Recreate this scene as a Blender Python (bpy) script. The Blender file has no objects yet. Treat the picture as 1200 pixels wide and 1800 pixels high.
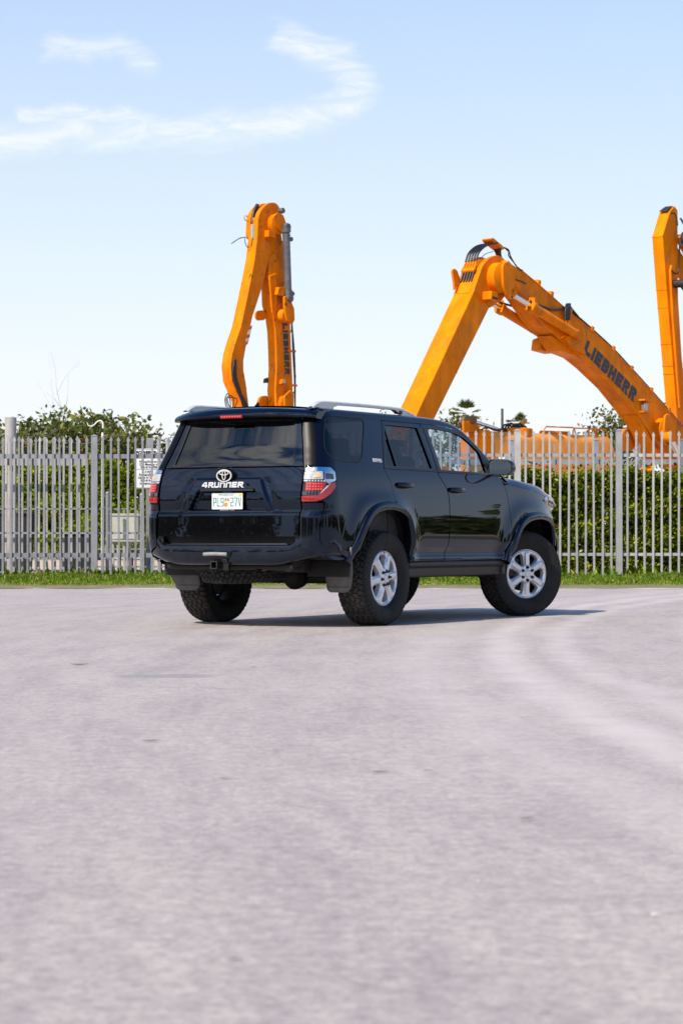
import bpy, bmesh, math, random
import numpy as np
from mathutils import Vector, Matrix, Euler
from mathutils.geometry import delaunay_2d_cdt

rad = math.radians
scene = bpy.context.scene
COL = scene.collection

# ------------------------------------------------------------------ camera
cam_data = bpy.data.cameras.new("camera")
cam = bpy.data.objects.new("camera", cam_data)
COL.objects.link(cam)
cam.location = (0, 0, 0.75)
cam.rotation_euler = (rad(90 + 0.597), 0, 0)
cam_data.sensor_fit = 'HORIZONTAL'
cam_data.sensor_width = 24.0
cam_data.lens = 81.44
cam_data.clip_start = 0.1
cam_data.clip_end = 6000
cam_data.dof.use_dof = True
cam_data.dof.focus_distance = 20.2
cam_data.dof.aperture_fstop = 7.0
scene.camera = cam

# ------------------------------------------------------------------ sun and sky
SUN_EL = 47.5
SUN_AZ = 217.0            # compass angle of the sun, clockwise from +Y (behind the camera, to the left)
sun_dir = Vector((math.sin(rad(SUN_AZ)) * math.cos(rad(SUN_EL)), math.cos(rad(SUN_AZ)) * math.cos(rad(SUN_EL)), math.sin(rad(SUN_EL))))
sun_data = bpy.data.lights.new("sun", 'SUN')
sun_data.energy = 5.0
sun_data.angle = rad(0.9)
sun_data.color = (1.0, 0.90, 0.76)
sun = bpy.data.objects.new("sun", sun_data)
COL.objects.link(sun)
sun.rotation_euler = sun_dir.to_track_quat('Z', 'Y').to_euler()
sun.location = (0, 0, 60)

world = bpy.data.worlds.new("World")
scene.world = world
world.use_nodes = True
nt = world.node_tree
nt.nodes.clear()
def wn(t, **k):
    n = nt.nodes.new(t)
    for a, b in k.items():
        setattr(n, a, b)
    return n
def wl(a, b):
    nt.links.new(a, b)
sky = wn('ShaderNodeTexSky', sky_type='NISHITA', sun_disc=False)
sky.sun_elevation = rad(SUN_EL)
sky.sun_rotation = rad(SUN_AZ)
sky.altitude = 0
sky.air_density = 1.0
sky.dust_density = 0.2
sky.ozone_density = 3.0
bg = wn('ShaderNodeBackground')
bg.inputs['Strength'].default_value = 0.15
out = wn('ShaderNodeOutputWorld')
# thin high cloud: wisps in direction space (azimuth, elevation), all round the sky
tc = wn('ShaderNodeTexCoord')
sep = wn('ShaderNodeSeparateXYZ')
wl(tc.outputs['Generated'], sep.inputs[0])
def wm(op, a, b=None, c=None, clamp=False):
    n = wn('ShaderNodeMath', operation=op, use_clamp=clamp)
    for i, v in enumerate((a, b, c)):
        if v is None:
            continue
        if isinstance(v, (int, float)):
            n.inputs[i].default_value = v
        else:
            wl(v, n.inputs[i])
    return n.outputs[0]
AZ = wm('ARCTAN2', sep.outputs[0], sep.outputs[1])
EL = wm('ARCSINE', sep.outputs[2])
vec = wn('ShaderNodeCombineXYZ')
wl(AZ, vec.inputs[0]); wl(EL, vec.inputs[1])
def wnoise(sx, sy, detail, rough, dist=0.0, off=0.0):
    mp = wn('ShaderNodeMapping')
    mp.inputs['Scale'].default_value = (sx, sy, 1)
    mp.inputs['Location'].default_value = (off, off * .7, off)
    wl(vec.outputs[0], mp.inputs['Vector'])
    n = wn('ShaderNodeTexNoise')
    n.inputs['Scale'].default_value = 1
    n.inputs['Detail'].default_value = detail
    n.inputs['Roughness'].default_value = rough
    n.inputs['Distortion'].default_value = dist
    wl(mp.outputs[0], n.inputs['Vector'])
    return n.outputs['Fac']
def wsmooth(v, lo, hi):
    n = wn('ShaderNodeMapRange', interpolation_type='SMOOTHSTEP')
    wl(v, n.inputs[0])
    n.inputs[1].default_value = lo; n.inputs[2].default_value = hi
    return n.outputs[0]
warpa = wm('MULTIPLY_ADD', wnoise(28, 46, 6, .62, .6, 3.1), .034, -.017)
warpb = wm('MULTIPLY_ADD', wnoise(24, 30, 6, .62, .6, 8.7), .017, -.0085)
CA = wm('ADD', AZ, warpa)
CE = wm('ADD', EL, warpb)
def band(path, width):
    """distance from (CA,CE) to a polyline of cloud spine points"""
    best = None
    for (a0, e0), (a1, e1) in zip(path[:-1], path[1:]):
        dx, dy = a1 - a0, e1 - e0
        L2 = dx * dx + dy * dy
        px = wm('SUBTRACT', CA, a0); py = wm('SUBTRACT', CE, e0)
        t = wm('MULTIPLY', wm('ADD', wm('MULTIPLY', px, dx), wm('MULTIPLY', py, dy)), 1 / L2, clamp=True)
        t.node.use_clamp = True
        qx = wm('SUBTRACT', px, wm('MULTIPLY', t, dx)); qy = wm('SUBTRACT', py, wm('MULTIPLY', t, dy))
        d = wm('SQRT', wm('ADD', wm('MULTIPLY', qx, qx), wm('MULTIPLY', qy, qy)))
        best = d if best is None else wm('MINIMUM', best, d)
    n = wn('ShaderNodeMapRange', interpolation_type='SMOOTHERSTEP')
    wl(best, n.inputs[0])
    n.inputs[1].default_value = width; n.inputs[2].default_value = 0.0
    n.inputs[3].default_value = 0.0; n.inputs[4].default_value = 1.0
    return n.outputs[0]
def ap(px, py):      # a direction in the sky, from picture measurements
    return ((px - 600) / 4072.0, (942.4 - py) / 4072.0)
w1 = band([ap(-60, 268), ap(150, 238), ap(330, 245), ap(480, 222), ap(590, 190), ap(622, 150), ap(585, 112), ap(505, 80)], .0115)
w2 = band([ap(40, 214), ap(160, 205), ap(260, 222)], .0062)
w3 = band([ap(90, 100), ap(200, 96), ap(262, 122)], .0085)
wisps = wm('MAXIMUM', wm('MAXIMUM', w1, wm('MULTIPLY', w2, 1.0)), wm('MULTIPLY', w3, .75))
tex = wsmooth(wnoise(26, 90, 9, .66, 1.8, 1.7), .30, .76)
wisps = wm('MULTIPLY', wisps, wm('MULTIPLY_ADD', tex, .80, .20))
# broken cloud over the other half of the sky, behind and to the left
big = wsmooth(wnoise(3.4, 11, 9, .60, .5, 5.5), .36, .62)
away = wsmooth(wm('COSINE', wm('ADD', AZ, 2.3)), .35, .75)
fade = wsmooth(EL, .02, .12)
cloud = wm('MULTIPLY', wm('MULTIPLY', big, away), wm('MULTIPLY', fade, .85))
cover = wm('MAXIMUM', wm('MULTIPLY', wisps, .72), cloud)
# pale summer haze that whitens the sky towards the horizon, all round
el0 = wm('MAXIMUM', EL, 0.0)
hz = wm('MULTIPLY', wm('POWER', 2.718, wm('MULTIPLY', wm('ADD', wm('MULTIPLY', el0, 1.9), wm('MULTIPLY', wm('MULTIPLY', el0, el0), 3.2)), -1.0)), .98)
hazed = wn('ShaderNodeMixRGB')
sat = wn('ShaderNodeHueSaturation'); sat.inputs['Saturation'].default_value = 1.5
wl(sky.outputs[0], sat.inputs['Color'])
wl(hz, hazed.inputs[0]); wl(sat.outputs[0], hazed.inputs[1])
hazed.inputs[2].default_value = (5.18, 5.16, 5.42, 1)
cl_col = wn('ShaderNodeMixRGB')
wl(cover, cl_col.inputs[0])
wl(hazed.outputs[0], cl_col.inputs[1])
# cloud lit from behind glows towards the sun
dsun = wn('ShaderNodeVectorMath', operation='DOT_PRODUCT')
wl(tc.outputs['Generated'], dsun.inputs[0]); dsun.inputs[1].default_value = tuple(sun_dir)
glow = wm('MULTIPLY_ADD', wm('POWER', wm('MAXIMUM', dsun.outputs['Value'], 0.0), 5.0), 1.7, 1.0)
clb = wn('ShaderNodeVectorMath', operation='SCALE')
clb.inputs[0].default_value = (5.9, 5.85, 5.85); wl(glow, clb.inputs['Scale'])
wl(clb.outputs[0], cl_col.inputs[2])
wl(cl_col.outputs[0], bg.inputs[0])
wl(bg.outputs[0], out.inputs[0])

scene.view_settings.view_transform = 'Standard'
scene.view_settings.look = 'None'
scene.view_settings.exposure = 0.28
scene.view_settings.gamma = 1.0
scene.view_settings.use_curve_mapping = False
scene.cycles.max_bounces = 8
scene.cycles.transparent_max_bounces = 16
scene.cycles.caustics_reflective = False
scene.cycles.caustics_refractive = False
scene.cycles.use_denoising = True
# ================================================================== helpers
def tag(o, label=None, cat=None, group=None, kind=None):
    if label: o['label'] = label
    if cat: o['category'] = cat
    if group: o['group'] = group
    if kind: o['kind'] = kind
    return o

def empty(name, loc=(0, 0, 0), rz=0.0, label=None, cat=None, group=None):
    o = bpy.data.objects.new(name, None)
    COL.objects.link(o)
    o.location = loc
    o.rotation_euler = (0, 0, rz)
    o.empty_display_size = .2
    return tag(o, label, cat, group)

def link_mesh(name, me, mat=None, parent=None):
    o = bpy.data.objects.new(name, me)
    COL.objects.link(o)
    if mat is not None and not me.materials:
        me.materials.append(mat)
    if parent is not None:
        o.parent = parent
    return o

class MB:
    """collects geometry; build() links it as one mesh object"""
    def __init__(s):
        s.v = []; s.f = []; s.n = 0
    def add(s, V, F):
        V = np.asarray(V, float).reshape(-1, 3)
        b = s.n
        s.v.append(V); s.n += len(V)
        s.f.extend([tuple(i + b for i in f) for f in F])
        return s
    def box(s, c, d, M=None):
        x, y, z = [k / 2 for k in d]
        V = np.array([(-x, -y, -z), (x, -y, -z), (x, y, -z), (-x, y, -z), (-x, -y, z), (x, -y, z), (x, y, z), (-x, y, z)])
        if M is not None:
            V = V @ np.array(M.to_3x3()).T
        V = V + np.array(c)
        return s.add(V, [(0, 3, 2, 1), (4, 5, 6, 7), (0, 1, 5, 4), (1, 2, 6, 5), (2, 3, 7, 6), (3, 0, 4, 7)])
    def prism(s, poly, O, U, Vv, Nn, t0, t1):
        """polygon (u,v) extruded from t0 to t1 along Nn"""
        O, U, Vv, Nn = [np.array(k, float) for k in (O, U, Vv, Nn)]
        p = np.array(poly, float)
        n = len(p)
        A = O + p[:, :1] * U + p[:, 1:2] * Vv + Nn * t0
        B = A + Nn * (t1 - t0)
        F = [tuple(range(n))[::-1], tuple(range(n, 2 * n))]
        F += [(i, (i + 1) % n, n + (i + 1) % n, n + i) for i in range(n)]
        return s.add(np.vstack([A, B]), F)
    def tube(s, pts, r, n=8, cap=True):
        P = np.array(pts, float)
        m = len(P)
        rs = np.full(m, r) if np.isscalar(r) else np.array(r, float)
        T = np.zeros_like(P)
        T[1:-1] = P[2:] - P[:-2]; T[0] = P[1] - P[0]; T[-1] = P[-1] - P[-2]
        T /= np.linalg.norm(T, axis=1)[:, None] + 1e-12
        ref = np.array([0, 0, 1.0]) if abs(T[0][2]) < .9 else np.array([1.0, 0, 0])
        V = []
        u = np.cross(T[0], ref); u /= np.linalg.norm(u)
        for i in range(m):
            u = u - T[i] * (u @ T[i]); u /= np.linalg.norm(u) + 1e-12
            w = np.cross(T[i], u)
            a = np.arange(n) * 2 * math.pi / n
            V.append(P[i] + rs[i] * (np.cos(a)[:, None] * u + np.sin(a)[:, None] * w))
        F = [(i * n + j, i * n + (j + 1) % n, (i + 1) * n + (j + 1) % n, (i + 1) * n + j) for i in range(m - 1) for j in range(n)]
        if cap:
            F += [tuple(range(n))[::-1], tuple(range((m - 1) * n, m * n))]
        return s.add(np.vstack(V), F)
    def lathe(s, prof, n, O=(0, 0, 0), axis=(0, 0, 1), closed=False):
        """prof: (radius, height along axis)"""
        A = Vector(axis).normalized()
        u = A.orthogonal().normalized(); w = A.cross(u)
        A, u, w, O = [np.array(k) for k in (A, u, w, O)]
        a = np.arange(n) * 2 * math.pi / n
        V = [O + A * h + r * (np.cos(a)[:, None] * u + np.sin(a)[:, None] * w) for r, h in prof]
        m = len(prof)
        F = []
        for i in range(m if closed else m - 1):
            k = (i + 1) % m
            F += [(i * n + j, i * n + (j + 1) % n, k * n + (j + 1) % n, k * n + j) for j in range(n)]
        return s.add(np.vstack(V), F)
    def grid(s, V):
        """V: array (rows, cols, 3)"""
        r, c = V.shape[:2]
        F = [(i * c + j, i * c + j + 1, (i + 1) * c + j + 1, (i + 1) * c + j) for i in range(r - 1) for j in range(c - 1)]
        return s.add(V.reshape(-1, 3), F)
    def mesh(s, name, smooth=35):
        me = bpy.data.meshes.new(name)
        V = np.vstack(s.v)
        me.from_pydata(V.tolist(), [], s.f)
        if smooth:
            me.polygons.foreach_set('use_smooth', [True] * len(me.polygons))
            me.update()
            if smooth < 180:
                me.set_sharp_from_angle(angle=rad(smooth))
        me.update()
        return me
    def build(s, name, mat, parent=None, smooth=35, bevel=0, seg=2):
        o = link_mesh(name, s.mesh(name, smooth), mat, parent)
        if bevel:
            add_bevel(o, bevel, seg)
        return o

def add_bevel(o, w, seg=2):
    b = o.modifiers.new('bevel', 'BEVEL')
    b.width = w; b.segments = seg; b.limit_method = 'ANGLE'; b.angle_limit = rad(40)
    b.harden_normals = False
    return o

def copy_tree(o, parent=None):
    c = o.copy()
    COL.objects.link(c)
    c.parent = parent
    for ch in list(o.children):
        copy_tree(ch, c)
    return c

def pchip(xs, ys):
    xs = np.array(xs, float); ys = np.array(ys, float)
    h = np.diff(xs); d = np.diff(ys) / h
    m = np.zeros(len(xs))
    m[0] = d[0]; m[-1] = d[-1]
    for i in range(1, len(xs) - 1):
        if d[i - 1] * d[i] > 0:
            w1 = 2 * h[i] + h[i - 1]; w2 = h[i] + 2 * h[i - 1]
            m[i] = (w1 + w2) / (w1 / d[i - 1] + w2 / d[i])
    def f(x):
        x = np.clip(np.asarray(x, float), xs[0], xs[-1])
        i = np.clip(np.searchsorted(xs, x) - 1, 0, len(xs) - 2)
        t = (x - xs[i]) / h[i]
        return ((2 * t**3 - 3 * t**2 + 1) * ys[i] + (t**3 - 2 * t**2 + t) * h[i] * m[i] + (-2 * t**3 + 3 * t**2) * ys[i + 1] + (t**3 - t**2) * h[i] * m[i + 1])
    return f

def catmull(P, n=8, closed=False):
    P = [np.array(p, float) for p in P]
    out = []
    m = len(P)
    for i in range(m if closed else m - 1):
        p0 = P[(i - 1) % m] if (closed or i > 0) else 2 * P[0] - P[1]
        p1 = P[i]; p2 = P[(i + 1) % m]
        p3 = P[(i + 2) % m] if (closed or i + 2 < m) else 2 * P[-1] - P[-2]
        for k in range(n):
            t = k / n
            out.append(.5 * ((2 * p1) + (-p0 + p2) * t + (2 * p0 - 5 * p1 + 4 * p2 - p3) * t * t + (-p0 + 3 * p1 - 3 * p2 + p3) * t**3))
    if not closed:
        out.append(P[-1])
    return np.array(out)

def smoothstep(e0, e1, x):
    t = np.clip((x - e0) / (e1 - e0), 0, 1)
    return t * t * (3 - 2 * t)

def in_poly(P, poly):
    x, y = P[:, 0], P[:, 1]
    r = np.zeros(len(P), bool)
    q = np.array(poly)
    j = len(q) - 1
    for i in range(len(q)):
        xi, yi = q[i]; xj, yj = q[j]
        c = ((yi > y) != (yj > y)) & (x < (xj - xi) * (y - yi) / ((yj - yi) if yj != yi else 1e-12) + xi)
        r ^= c
        j = i
    return r

def poly_dist(P, poly, closed=True):
    q = np.array(poly, float)
    best = np.full(len(P), 1e9)
    n = len(q)
    for i in range(n if closed else n - 1):
        a = q[i]; b = q[(i + 1) % n]
        ab = b - a
        t = np.clip(((P - a) @ ab) / (ab @ ab + 1e-12), 0, 1)
        d = np.linalg.norm(P - (a + t[:, None] * ab), axis=1)
        best = np.minimum(best, d)
    return best

def sdf(P, poly):
    d = poly_dist(P, poly)
    return np.where(in_poly(P, poly), -d, d)

def area2(p):
    p = np.array(p); q = np.roll(p, -1, 0)
    return .5 * np.sum(p[:, 0] * q[:, 1] - q[:, 0] * p[:, 1])

def inset(poly, d):
    """offset a polygon inwards by d (outwards when negative)"""
    p = np.array(poly, float)
    if area2(p) < 0:
        p = p[::-1]
    a = np.roll(p, 1, 0); b = np.roll(p, -1, 0)
    e1 = p - a; e2 = b - p
    e1 /= np.linalg.norm(e1, axis=1)[:, None] + 1e-12; e2 /= np.linalg.norm(e2, axis=1)[:, None] + 1e-12
    n1 = np.stack([-e1[:, 1], e1[:, 0]], 1); n2 = np.stack([-e2[:, 1], e2[:, 0]], 1)
    m = n1 + n2
    m /= np.maximum(np.sum(m * n1, 1), .35)[:, None]
    return p + m * d

def round_poly(poly, r, n=5):
    """round the corners of a polygon"""
    p = np.array(poly, float); m = len(p); out = []
    rs = [r] * m if np.isscalar(r) else r
    for i in range(m):
        a, b, c = p[i - 1], p[i], p[(i + 1) % m]
        la, lc = np.linalg.norm(a - b), np.linalg.norm(c - b)
        k = min(rs[i], la * .45, lc * .45)
        if k < 1e-4:
            out.append(b); continue
        s = b + (a - b) / la * k; e = b + (c - b) / lc * k
        for j in range(n + 1):
            t = j / n
            out.append((1 - t)**2 * s + 2 * t * (1 - t) * b + t * t * e)
    return np.array(out)

def resample(poly, res, closed=True):
    p = np.array(poly, float); out = []
    n = len(p)
    for i in range(n if closed else n - 1):
        a = p[i]; b = p[(i + 1) % n]
        k = max(1, int(math.ceil(np.linalg.norm(b - a) / res)))
        for j in range(k):
            out.append(a + (b - a) * j / k)
    if not closed:
        out.append(p[-1])
    return np.array(out)

def fill(poly, holes=(), res=.03):
    """triangulate polygon with holes and interior grid -> pts, tris, loops"""
    loops = [resample(poly, res)] + [resample(h, res) for h in holes]
    pts = [tuple(q) for q in np.vstack(loops)]
    edges = []; b = 0; idx = []
    for L in loops:
        n = len(L)
        edges += [(b + i, b + (i + 1) % n) for i in range(n)]
        idx.append(list(range(b, b + n))); b += n
    lo = loops[0].min(0); hi = loops[0].max(0)
    gx = np.arange(lo[0] + res / 2, hi[0], res); gy = np.arange(lo[1] + res / 2, hi[1], res)
    if len(gx) and len(gy):
        G = np.stack(np.meshgrid(gx, gy), -1).reshape(-1, 2)
        k = in_poly(G, loops[0])
        for h in loops[1:]:
            k &= ~in_poly(G, h)
        G = G[k]
        if len(G):
            dd = np.min([poly_dist(G, L) for L in loops], 0)
            G = G[dd > res * .45]
        pts += [tuple(q) for q in G]
    r = delaunay_2d_cdt([Vector(q) for q in pts], edges, [], 0, 1e-7)
    V = np.array([tuple(q) for q in r[0]])
    T = np.array([f for f in r[2] if len(f) == 3])
    C = V[T].mean(1)
    k = in_poly(C, loops[0])
    for h in loops[1:]:
        k &= ~in_poly(C, h)
    T = T[k]
    # orient positive
    a = V[T[:, 1]] - V[T[:, 0]]; c = V[T[:, 2]] - V[T[:, 0]]
    neg = (a[:, 0] * c[:, 1] - a[:, 1] * c[:, 0]) < 0
    T[neg] = T[neg][:, ::-1]
    inv = {}
    for i, orig in enumerate(r[3]):
        for k_ in orig:
            inv[k_] = i
    L2 = [[inv[i] for i in l if i in inv] for l in idx]
    return V, T, L2

def panel_mesh(name, poly, surf, holes=(), res=.03, thick=.012, off=0.0, flip=False, lip=True, crown=0.0):
    """a curved sheet: polygon in a parameter plane mapped by surf(a,b)->xyz, offset along the normal,
    with edges turned in"""
    V, T, loops = fill(poly, holes, res)
    def pos(ab):
        return surf(ab[:, 0], ab[:, 1])
    e = 2e-3
    P = pos(V)
    du = pos(V + [e, 0]) - pos(V - [e, 0]); dv = pos(V + [0, e]) - pos(V - [0, e])
    N = np.cross(du, dv)
    N /= np.linalg.norm(N, axis=1)[:, None] + 1e-12
    if flip:
        N = -N
    o_ = off
    if crown:
        o_ = off + crown * smoothstep(0, .02, poly_dist(V, poly))[:, None]
    P = P + N * o_
    tris = [tuple(t) if not flip else tuple(t[::-1]) for t in T.tolist()]
    verts = [P]; norms = [N]; n = len(P)
    faces = tris
    if lip:
        for li, L in enumerate(loops):
            pl = V[L]
            cw = area2(pl) < 0
            q = P[L]; m = len(L)
            tan = np.roll(q, -1, 0) - np.roll(q, 1, 0)
            on = np.cross(tan, N[L])
            if cw: on = -on
            if flip: on = -on
            if li > 0: on = -on
            on /= np.linalg.norm(on, axis=1)[:, None] + 1e-12
            q1 = q.copy(); q2 = q - N[L] * thick
            verts += [q1, q2]; norms += [on, on]
            b0, b1 = n, n + m
            n += 2 * m
            for i in range(m):
                j = (i + 1) % m
                f = (b0 + i, b1 + i, b1 + j, b0 + j)
                faces.append(f)
    me = bpy.data.meshes.new(name)
    PV = np.vstack(verts)
    me.from_pydata(PV.tolist(), [], faces)
    me.polygons.foreach_set('use_smooth', [True] * len(me.polygons))
    me.update()
    me.normals_split_custom_set_from_vertices(np.vstack(norms).tolist())
    return me

# ------------------------------------------------------------------ materials
def new_mat(name):
    m = bpy.data.materials.new(name)
    m.use_nodes = True
    n = m.node_tree
    return m, n, n.nodes['Principled BSDF']

def noise_node(n, scale, detail=4, rough=.55, coord='Object', dist=0, stretch=None):
    t = n.nodes.new('ShaderNodeTexCoord')
    x = n.nodes.new('ShaderNodeTexNoise')
    x.inputs['Scale'].default_value = scale
    x.inputs['Detail'].default_value = detail
    x.inputs['Roughness'].default_value = rough
    x.inputs['Distortion'].default_value = dist
    src = t.outputs[coord]
    if stretch:
        mp = n.nodes.new('ShaderNodeMapping')
        mp.inputs['Scale'].default_value = stretch
        n.links.new(src, mp.inputs[0]); src = mp.outputs[0]
    n.links.new(src, x.inputs['Vector'])
    return x

def ramp(n, src, stops):
    r = n.nodes.new('ShaderNodeValToRGB')
    el = r.color_ramp.elements
    while len(el) < len(stops):
        el.new(.5)
    for e, (p, c) in zip(el, stops):
        e.position = p
        e.color = (*c, 1) if len(c) == 3 else c
    n.links.new(src, r.inputs[0])
    return r

def mixc(n, fac, a, b, mode='MIX'):
    x = n.nodes.new('ShaderNodeMixRGB')
    x.blend_type = mode
    for i, v in ((0, fac), (1, a), (2, b)):
        if isinstance(v, (int, float)):
            x.inputs[i].default_value = v
        elif isinstance(v, tuple):
            x.inputs[i].default_value = (*v, 1) if len(v) == 3 else v
        else:
            n.links.new(v, x.inputs[i])
    return x.outputs[0]

def bump(n, bs, height, strength, dist=.01):
    b = n.nodes.new('ShaderNodeBump')
    b.inputs['Strength'].default_value = strength
    b.inputs['Distance'].default_value = dist
    n.links.new(height, b.inputs['Height'])
    n.links.new(b.outputs[0], bs.inputs['Normal'])

def simple(name, col, rough=.5, metal=0, var=.12, scale=6, coat=0, spec=.5, bumps=0, bscale=80, rvar=0):
    """plain painted / moulded surface with slight uneven tone"""
    m, n, b = new_mat(name)
    b.inputs['Roughness'].default_value = rough
    b.inputs['Metallic'].default_value = metal
    b.inputs['Specular IOR Level'].default_value = spec
    if coat:
        b.inputs['Coat Weight'].default_value = coat
        b.inputs['Coat Roughness'].default_value = .03
    x = noise_node(n, scale)
    d = tuple(max(0, c * (1 - var)) for c in col); l = tuple(min(1, c * (1 + var)) for c in col)
    r = ramp(n, x.outputs['Fac'], [(.3, d), (.7, l)])
    n.links.new(r.outputs[0], b.inputs['Base Color'])
    if rvar:
        q = n.nodes.new('ShaderNodeMapRange')
        q.inputs[1].default_value = .3; q.inputs[2].default_value = .7
        q.inputs[3].default_value = max(0, rough - rvar); q.inputs[4].default_value = rough + rvar
        n.links.new(x.outputs['Fac'], q.inputs[0]); n.links.new(q.outputs[0], b.inputs['Roughness'])
    if bumps:
        y = noise_node(n, bscale, 3)
        bump(n, b, y.outputs['Fac'], bumps)
    return m

def glass_mat(name, tint, rough=0.0, ior=1.5):
    m, n, b = new_mat(name)
    n.nodes.remove(b)
    o = n.nodes['Material Output']
    tr = n.nodes.new('ShaderNodeBsdfTransparent'); tr.inputs[0].default_value = (*tint, 1)
    gl = n.nodes.new('ShaderNodeBsdfGlossy'); gl.inputs['Roughness'].default_value = rough
    geo = n.nodes.new('ShaderNodeNewGeometry')
    dt = n.nodes.new('ShaderNodeVectorMath'); dt.operation = 'DOT_PRODUCT'
    n.links.new(geo.outputs['Normal'], dt.inputs[0]); n.links.new(geo.outputs['Incoming'], dt.inputs[1])
    def mth(op, x, y=None):
        q = n.nodes.new('ShaderNodeMath'); q.operation = op
        for i, v in enumerate((x, y)):
            if v is None: continue
            if isinstance(v, (int, float)): q.inputs[i].default_value = v
            else: n.links.new(v, q.inputs[i])
        return q.outputs[0]
    f0 = ((ior - 1) / (ior + 1))**2 * 1.7      # both faces of the sheet
    c = mth('ABSOLUTE', dt.outputs['Value'])
    fac = mth('ADD', mth('MULTIPLY', mth('POWER', mth('SUBTRACT', 1.0, c), 5.0), 1 - f0), f0)
    mx = n.nodes.new('ShaderNodeMixShader')
    n.links.new(fac, mx.inputs[0]); n.links.new(tr.outputs[0], mx.inputs[1]); n.links.new(gl.outputs[0], mx.inputs[2])
    n.links.new(mx.outputs[0], o.inputs[0])
    return m
# ------------------------------------------------------------------ block lettering
def letter_mesh(name, glyphs, place, thick, res=.02):
    """glyphs: list of (outline, holes) in 2D; place(uv array)->xyz ; extruded along normal"""
    m = MB()
    for outl, holes in glyphs:
        V, T, L = fill(outl, holes, res)
        P = place(V[:, 0], V[:, 1])
        e = 1e-3
        du = place(V[:, 0] + e, V[:, 1]) - P; dv = place(V[:, 0], V[:, 1] + e) - P
        N = np.cross(du, dv); N /= np.linalg.norm(N, axis=1)[:, None]
        m.add(P + N * thick, [tuple(t_) for t_ in T.tolist()])
        for l in L:
            n = len(l)
            m.add(np.vstack([P[l] + N[l] * thick, P[l] - N[l] * .002]), [(i, n + i, n + (i + 1) % n, (i + 1) % n) for i in range(n)])
    return m.mesh(name, 30)
def G(ch, x, y, w, h, t):
    """block capital as outline + holes, stroke t"""
    q = lambda *p: [(x + a * w, y + b * h) for a, b in p]
    u = t / w; v = t / h
    c = v * .6; cu = u * .6
    if ch == '4': return [(q((.62, 0), (.62 + u, 0), (.62 + u, .24), (1, .24), (1, .24 + v), (.62 + u, .24 + v), (.62 + u, 1), (.45, 1), (0, .24 + v), (0, .24), (.62, .24)), [q((u * 1.2, .24 + v), (.62, .24 + v), (.62, .86))])]
    if ch == 'R': return [(q((0, 0), (u, 0), (u, .36), (.50, .36), (1 - u * 1.15, 0), (1.02, 0), (.74, .38), (1 - cu, .42), (1, .42 + c), (1, 1 - c), (1 - cu, 1), (0, 1)), [q((u, .36 + v * .9), (1 - u, .36 + v * .9), (1 - u, 1 - v), (u, 1 - v))])]
    if ch == 'U': return [(q((cu, 0), (1 - cu, 0), (1, c), (1, 1), (1 - u, 1), (1 - u, v), (u, v), (u, 1), (0, 1), (0, c)), [])]
    if ch == 'n': return [(q((0, 0), (u, 0), (u, 1 - v), (1 - u, 1 - v), (1 - u, 0), (1, 0), (1, 1 - c), (1 - cu, 1), (0, 1)), [])]
    if ch == 'E': return [(q((0, 0), (1, 0), (1, v), (u, v), (u, .5 - v / 2), (.92, .5 - v / 2), (.92, .5 + v / 2), (u, .5 + v / 2), (u, 1 - v), (1, 1 - v), (1, 1), (0, 1)), [])]
    if ch == 'L': return [(q((0, 0), (1, 0), (1, v), (u, v), (u, 1), (0, 1)), [])]
    if ch == 'I': return [(q((0, 0), (1, 0), (1, 1), (0, 1)), [])]
    if ch == 'H': return [(q((0, 0), (u, 0), (u, .5 - v / 2), (1 - u, .5 - v / 2), (1 - u, 0), (1, 0), (1, 1), (1 - u, 1), (1 - u, .5 + v / 2), (u, .5 + v / 2), (u, 1), (0, 1)), [])]
    if ch == 'B': return [(q((0, 0), (1 - cu, 0), (1, c), (1, .5 - c * .4), (.93, .5), (1, .5 + c * .4), (1, 1 - c), (1 - cu, 1), (0, 1)), [q((u, v), (1 - u, v), (1 - u, .5 - v * .45), (u, .5 - v * .45)), q((u, .5 + v * .45), (1 - u, .5 + v * .45), (1 - u, 1 - v), (u, 1 - v))])]
    if ch == 'P': return [(q((0, 0), (u, 0), (u, .40), (1 - cu, .40), (1, .40 + c), (1, 1 - c), (1 - cu, 1), (0, 1)), [q((u, .40 + v), (1 - u, .40 + v), (1 - u, 1 - v), (u, 1 - v))])]
    if ch == '9': return [(q((0, 0), (1 - cu, 0), (1, c), (1, 1 - c), (1 - cu, 1), (cu, 1), (0, 1 - c), (0, .42 + c), (cu, .42), (1 - u, .42), (1 - u, v), (0, v)), [q((u, .42 + v), (1 - u, .42 + v), (1 - u, 1 - v), (u, 1 - v))])]
    if ch == '2': return [(q((0, 0), (1, 0), (1, v), (u, v), (u, .40), (1 - cu, .40), (1, .40 + c), (1, 1 - c), (1 - cu, 1), (0, 1), (0, 1 - v), (1 - u, 1 - v), (1 - u, .40 + v), (cu, .40 + v), (0, .40)), [])]
    if ch == '7': return [(q((.25, 0), (.25 + u * 1.1, 0), (1, 1 - v), (1, 1), (0, 1), (0, 1 - v), (1 - u * 1.1, 1 - v)), [])]
    if ch == 'V': return [(q((.5 - u * .55, 0), (.5 + u * .55, 0), (1, 1), (1 - u, 1), (.5, v * 1.4), (u, 1), (0, 1)), [])]
    if ch == 'S': return [(q((0, 0), (1 - cu, 0), (1, c), (1, .5 + v / 2), (u, .5 + v / 2), (u, 1 - v), (1, 1 - v), (1, 1), (cu, 1), (0, 1 - c), (0, .5 - v / 2), (1 - u, .5 - v / 2), (1 - u, v), (0, v)), [])]
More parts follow.
